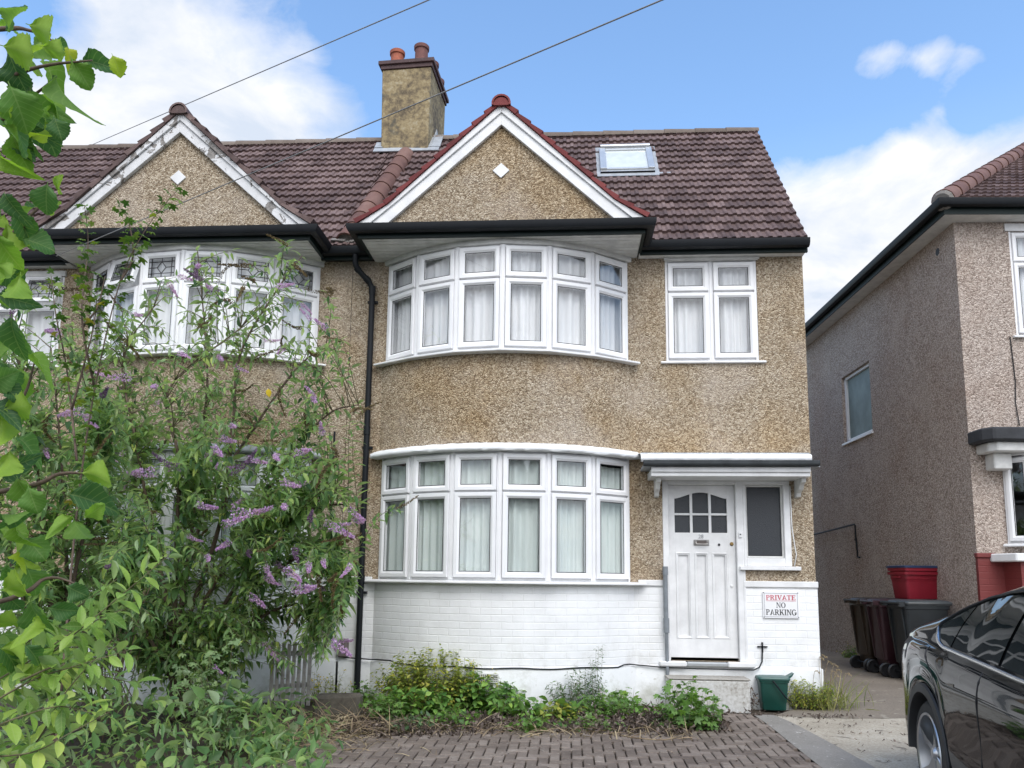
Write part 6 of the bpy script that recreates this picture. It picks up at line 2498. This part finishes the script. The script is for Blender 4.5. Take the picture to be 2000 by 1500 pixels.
def clump(name, label, cat, base, n, rad, h, tm, mat, L0, L1, step, wid=1.0, lean=.4, group=None, opp=False, r0=.003, extra=None, twm=None):
    st = []
    base = np.array(base)
    for i in range(n):
        g, q = random.random() * 6.28, random.random() ** .5
        o = np.array((math.cos(g) * q * rad[0], math.sin(g) * q * rad[1], 0))
        hh = h * (1 - .45 * q * q) * random.uniform(.7, 1.1)
        p0 = base + o * .75
        p0[2] = gz(p0[0], p0[1])
        tip = base + o * (1 + lean * .4) + np.array((random.gauss(0, .05), random.gauss(0, .05), hh))
        st.append([p0, (p0 + tip) / 2 + rv(.03), tip])
    root = leafy_plant(name, label, cat, st, tm, mat, L0, L1, step, wid, opp, r0, twm, .12, group, base=(base[0], base[1], gz(base[0], base[1])))
    if extra:
        lv = Leaves([leaf_tmpl(2, .9, .5, .1, .2, petiole=0, rows=1, sd=31)])
        for s in st:
            if random.random() < extra[1]:
                for _ in range(extra[2]):
                    d = unit(UP + rv(.7))
                    lv.add(s[-1] + rv(.02), d, rv(1), extra[3], 1)
        lv.build('blossom', extra[0], root)
    return root


def build_weeds():
    g_ = 'weeds in the bed under the bay'
    p = PZ(845, 1392, -.03)
    clump('weed_mound', 'broad mound of yellow green weeds against the white bay plinth', 'weeds', (p[0], p[1] + .1, 0), 250, (.60, .26), .62, OVATE, YWEED, .075, .05, .022, .85, group=g_, extra=(YEL, .12, 3, .012))
    p = PZ(950, 1395, -.03)
    clump('nettle_patch', 'nettle patch with bigger green leaves at the right of the weed mound', 'weeds', (p[0], p[1] + .05, 0), 45, (.34, .18), .42, OVATE, WEED, .12, .08, .045, 1.15, group=g_, opp=True)
    p = PZ(825, 1400, -.03)
    clump('nettle_patch', 'green nettles in front of the left part of the weed mound', 'weeds', (p[0] - .05, p[1] - .05, 0), 26, (.40, .12), .34, OVATE, WEED, .12, .08, .05, 1.1, group=g_, opp=True)
    p = PZ(905, 1385, -.03)
    clump('tall_weed', 'tall dark green weed standing up behind the mound near the air brick', 'weeds', (p[0] - .0, p[1] + .02, 0), 4, (.06, .05), .70, OVATE, WEED, .09, .08, .05, 1.0, opp=True)
    p = PZ(1128, 1402, -.03)
    clump('mugwort', 'wispy blue green weed with upright feathery stems', 'weeds', (p[0] + .02, p[1] + .1, 0), 48, (.26, .12), .46, LANCE, BLUEW, .075, .045, .02, .9, group=g_)
    p = PZ(1150, 1400, -.03)
    clump('mugwort', 'tallest feathery weed stem leaning right in front of the plinth', 'weeds', (p[0] + .03, p[1] + .15, 0), 9, (.08, .05), .72, LANCE, BLUEW, .075, .04, .02, .8, group=g_)
    p = PZ(1060, 1412, -.03)
    clump('dock_plant', 'low plant with broad bright leaves at the edge of the paving', 'weeds', (p[0], p[1] + .05, 0), 22, (.28, .08), .20, OVATE, WEED, .16, .14, .07, .9, lean=1.2, group=g_)
    p = PZ(1180, 1408, -.03)
    clump('geranium', 'rounded green weed with two pale flowers beside the dead leaves', 'weeds', (p[0], p[1] + .0, 0), 44, (.24, .10), .26, LOBE, WEED, .085, .06, .03, 1.0, group=g_, extra=(plain('pale_pink_petal', (.7, .5, .62), .6), .08, 6, .014))
    p = PZ(1330, 1425, -.03)
    clump('mallow_plant', 'bright green mallow with lobed leaves at the corner of the paving before the step', 'weeds', (p[0] + .05, p[1] + .0, 0), 40, (.24, .13), .44, LOBE, WEED, .14, .10, .05, 1.0, lean=.8)
    p = PZ(1222, 1392, -.02)
    clump('mallow_plant', 'smaller bright green mallow left of the grey pipe', 'weeds', (p[0], p[1] + .05, 0), 16, (.12, .07), .26, LOBE, WEED, .13, .08, .05)
    p = PZ(1250, 1375, -.02)
    clump('dark_weed', 'small round dark green weed against the plinth left of the yellow flowers', 'weeds', (p[0], p[1] + .1, 0), 40, (.10, .08), .22, OVATE, BLUEW, .03, .025, .015, .9)
    p = PZ(1290, 1370, -.02)
    clump('yellow_flowers', 'small yellow flowered plant at the foot of the grey pipe', 'flowers', (p[0], p[1] + .08, 0), 22, (.07, .06), .26, OVATE, YWEED, .035, .025, .018, .8, extra=(YEL, .9, 6, .017))
    p = PZ(700, 1345, .0)
    clump('ivy_tuft', 'small green tuft at the foot of the black rainwater pipe', 'weeds', (-2.28, -.16, 0), 18, (.10, .06), .24, LOBE, WEED, .07, .05, .03)
    p = PZ(625, 1375, 0)
    clump('yellow_flowers', 'yellow flowered weeds in front of the picket fence end', 'flowers', (p[0], p[1] + .1, 0), 30, (.22, .12), .38, OVATE, YWEED, .05, .035, .025, .8, extra=(YEL, .35, 6, .018))
    for i, (x, y, n_, w_, h_, L_, tm_, mt_, lab) in enumerate((
            (1000, 1405, 26, .22, .24, .10, OVATE, WEED, 'low bright weeds right of the nettles below the air brick'),
            (1095, 1412, 26, .18, .20, .10, OVATE, YWEED, 'low yellowish weeds between the broad leaved plant and the feathery weed'),
            (760, 1408, 30, .20, .26, .09, LOBE, WEED, 'ragged green weeds at the left foot of the weed mound'),
            (800, 1425, 24, .18, .14, .07, OVATE, BLUEW, 'low dull green weeds spilling onto the paving before the mound'),
            (1235, 1405, 18, .14, .18, .08, OVATE, WEED, 'low green weeds before the yellow flowers'),
            (880, 1420, 26, .26, .15, .08, OVATE, WEED, 'low bright weeds in the dead leaves below the nettles'),
            (1040, 1428, 22, .24, .13, .09, OVATE, WEED, 'low leafy weeds at the paving edge before the broad leaved plant'),
            (1160, 1428, 22, .20, .13, .07, LOBE, WEED, 'low lobed weeds at the paving edge before the feathery weed'))):
        p = PZ(x, y, -.03)
        clump('ground_weed', lab, 'weeds', (p[0], p[1], 0), n_, (w_, .10), h_, tm_, mt_, L_, L_ * .8, .04, 1.0, lean=.9, group=g_)
    # grass clump by the house corner
    p = PZ(1605, 1395, -.02)
    clump('weed_mound', 'yellow green weeds and grass at the right corner of the house', 'weeds', (p[0] - .08, p[1] + .2, 0), 110, (.28, .16), .34, OVATE, YWEED, .055, .04, .018, .7)
    root = thing('grass_tuft', 'tuft of tall dry grass with pale drooping seed heads by the house corner', 'grass', (p[0] + .1, p[1] + .12, gz(p[0], p[1])))
    lv = Leaves(BLADE)
    for i in range(170):
        q = np.array((p[0] + .14 + random.gauss(0, .15), p[1] + .12 + random.gauss(0, .08), 0))
        q[2] = gz(q[0], q[1])
        lv.add(q, unit(UP + rv(.35)), rv(1), random.uniform(.15, .38), 1.0)
    lv.build('blades', GRASS, root)
    tw = MB()
    for i in range(9):
        sh = Leaves([leaf_tmpl(2, .7, .5, .1, .2, petiole=0, rows=1, sd=33)])
        a = np.array((p[0] + .1 + random.gauss(0, .07), p[1] + .14, gz(p[0], p[1])))
        t_ = a + np.array((random.uniform(-.05, .16), random.uniform(-.05, .05), random.uniform(.35, .58)))
        e = t_ + np.array((.05, 0, -.01))
        path = smooth_path([a, (a + t_) / 2 + np.array((-.01, 0, .02)), t_, e], 6)
        tw.tube(path, .0022, 4)
        for j in range(26):
            k = path[-1 - int(random.random() * 6)]
            sh.add(k + rv(.004), unit(rv(1) + (path[-1] - path[-4]) * 9), rv(1), .013, 1, random.uniform(.6, 1))
        sh.build('seed_head', STRAW, root)
    keep(tw.build('stalks', STRAW, smooth=True), root)
    # alley plants
    p = PZ(1675, 1290, .1)
    clump('alley_weed', 'dark green weed with small yellow flowers beside the brown bin', 'weeds', (p[0] - .0, p[1] + .1, 0), 60, (.20, .15), .40, OVATE, WEED, .045, .03, .022, .8, extra=(YEL, .3, 3, .014))
    p = PZ(1612, 1262, .08)
    clump('alley_weed', 'dark weed growing by the end of the house side wall', 'weeds', (p[0], p[1], 0), 30, (.12, .2), .42, OVATE, WEED, .05, .04, .03, .8)
    # undergrowth and litter: uncountable
    lv = Leaves(LANCE + OVATE)
    for x, y in rand_in([(-60, 1250), (150, 1300), (420, 1300), (600, 1330), (640, 1400), (620, 1540), (-60, 1540)], 2600):
        q = PZ(x, y + 30, -.05)
        if q[1] > -.15:
            continue
        q = q + np.array((random.gauss(0, .08), random.gauss(0, .1), random.random() ** 1.5 * (.62 if x < 450 else .30)))
        lv.add(q, unit(rv(1) + UP * .3), UP + rv(.5), random.uniform(.06, .15), random.uniform(.7, 1.1), min(1, max(0, random.gauss(.42, .22))))
    tag(lv.build('undergrowth', BUDL), 'dense dark green undergrowth along the bottom left of the garden', 'undergrowth', kind='stuff')
    lv = Leaves(DEADT)
    for i in range(5200):
        x = random.uniform(-2.15, 1.55)
        yb = -1.62 + (.10 if x > -.6 else -.3 * min(1.5, (-.6 - x)))
        if x > 1.15:
            yb = -1.35
        y = random.uniform(-.72 if -2 < x < .6 else -.2, yb - .10)
        if x > .62 and y > -.45 and x > 1.05:
            continue
        h = .07 * math.sin(math.pi * min(1, max(0, (y - yb + .1) / .9))) + (.08 if .1 < x < 1.2 else .01)
        q = np.array((x, y, gz(x, y) + random.random() * max(.012, h * .7)))
        lv.add(q, unit(rv(1) * (1, 1, .6)), UP + rv(.6), random.uniform(.025, .085), random.uniform(.5, 1.2), random.random() ** 1.3)
    for i in range(260):                            # stray bits blown over the paving, drive and alley
        k = random.random()
        if k < .45:
            x, y = random.uniform(-1.8, 2.0), -1.7 - abs(random.gauss(0, .5))
        elif k < .8:
            x, y = random.gauss(2.75, .35), random.gauss(-1.15, .35)
        else:
            x, y = random.uniform(2.2, 4.0), random.uniform(-2.5, 1.5)
        lv.add(np.array((x, y, gz(x, y) + .022)), unit(rv(1) * (1, 1, .2)), UP + rv(.3), random.uniform(.010, .034), random.uniform(.5, 1.2), random.random())
    for i in range(260):                            # dry scraps around the step and behind the caddy
        x, y = random.choice(((random.uniform(1.5, 2.1), random.uniform(-.5, -.36)), (random.gauss(1.99, .03), random.uniform(-.34, -.05)), (random.gauss(2.55, .25), random.gauss(-.5, .05))))
        lv.add(np.array((x, y, gz(x, y) + random.random() * .03 + (.0 if y < -.35 else random.random() * .2))), unit(rv(1)), UP + rv(.6), random.uniform(.02, .06), random.uniform(.4, 1.0), random.random())
    tag(lv.build('dead_leaf_litter', DEADM), 'brown withered leaf litter along the edge of the block paving', 'leaf litter', kind='stuff')
    lv = Leaves(BLADE)
    for i in range(1500):
        if random.random() < .72:
            x, y = random.gauss(-2.1, .30), random.gauss(-1.75, .45)
        else:
            x, y = random.uniform(-1.6, 1.2), -1.62 + random.gauss(0, .07)
        if y > -.2:
            continue
        lv.add(np.array((x, y, gz(x, y) + random.random() * .06)), unit(rv(1) * (1, 1, .35) + UP * .12), UP + rv(.5), random.uniform(.12, .34), 1.2, random.random())
    tag(lv.build('dry_grass', STRAW), 'flattened straw coloured dry grass at the left edge of the paving', 'dry grass', kind='stuff')


build_weeds()


def build_small_garden():
    # remains of a picket fence by the party wall
    a, b = P(528, 1372, -.75), P(602, 1366, -.55)
    root = thing('picket_fence', 'short weathered grey picket fence half hidden by the buddleia', 'fence', (a[0], a[1], 0))
    n = 8
    for i in range(n):
        f = i / (n - 1)
        p = a + (b - a) * f
        m = MB()
        h = .66 + random.uniform(-.02, .03)
        m.hexa(((p[0] - .019, p[1] - .01, .0), (p[0] + .019, p[1] - .01, .0), (p[0] + .019, p[1] + .01, .0), (p[0] - .019, p[1] + .01, .0)), ((p[0] - .019, p[1] - .01, h), (p[0] + .019, p[1] - .01, h), (p[0] + .019, p[1] + .01, h), (p[0] - .019, p[1] + .01, h)))
        keep(m.build('pale', WOODG, bevel=.003), root)
    m = MB()
    for z in (.18, .52):
        m.obox((a[0] - .03, a[1] + .02, z), (b - a) / np.linalg.norm(b - a), (0, 1, 0), (0, 0, 1), (0, np.linalg.norm(b - a) + .06), (0, .025), (0, .05))
    keep(m.build('rail', WOODG), root)
    # low mossy kerb wall between the gardens
    p, q = PZ(662, 1392, 0), PZ(725, 1388, 0)
    m = MB()
    m.hexa(((-2.58, -1.05, -.08), (-2.1, -1.0, -.08), (-2.1, -.8, -.05), (-2.58, -.85, -.05)), ((-2.57, -1.04, .17), (-2.11, -.98, .19), (-2.11, -.82, .19), (-2.57, -.86, .18)))
    tag(m.build('garden_kerb', speckle('mossy_stone', ((.3, (.06, .05, .04)), (.7, (.17, .15, .12))), 22, 3), bevel=.03), 'low dark mossy kerb stone behind the dry grass', 'kerb')
    # stick and a straw stalk on the paving
    m = MB()
    pts = [PZ(1215, 1436, -.0), PZ(1240, 1441, .0), PZ(1290, 1445, .0), PZ(1320, 1441, .0)]
    m.tube(smooth_path(pts, 5), .006, 5)
    tag(m.build('dry_stalk', STRAW, smooth=True), 'single pale dry stalk lying on the paving below the mallow', 'stalk')
    # dry cane stems in the left shrub
    root = thing('dead_canes', 'bundle of dead brown canes inside the left shrubs', 'dead canes', tuple(PZ(210, 1440, -.05)))
    m = MB()
    b = PZ(210, 1440, -.05)
    for i in range(46):
        t_ = P(random.uniform(90, 300), random.uniform(1060, 1260), b[1] + random.uniform(-.4, .4))
        m.tube(smooth_path([b + rv(.15) * (1, 1, 0), (b + t_) / 2 + rv(.06), t_], 5), .0045, 5)
    keep(m.build('cane', plain('dead_cane', (.19, .135, .09), .8, var=.4, vscale=20), smooth=True), root)
    for (x0, y0, x1, y1) in ((440, 720, 490, 830), (300, 780, 340, 690), (520, 745, 560, 830), (640, 870, 600, 760), (560, 640, 590, 720), (330, 740, 300, 690)):
        pass


build_small_garden()
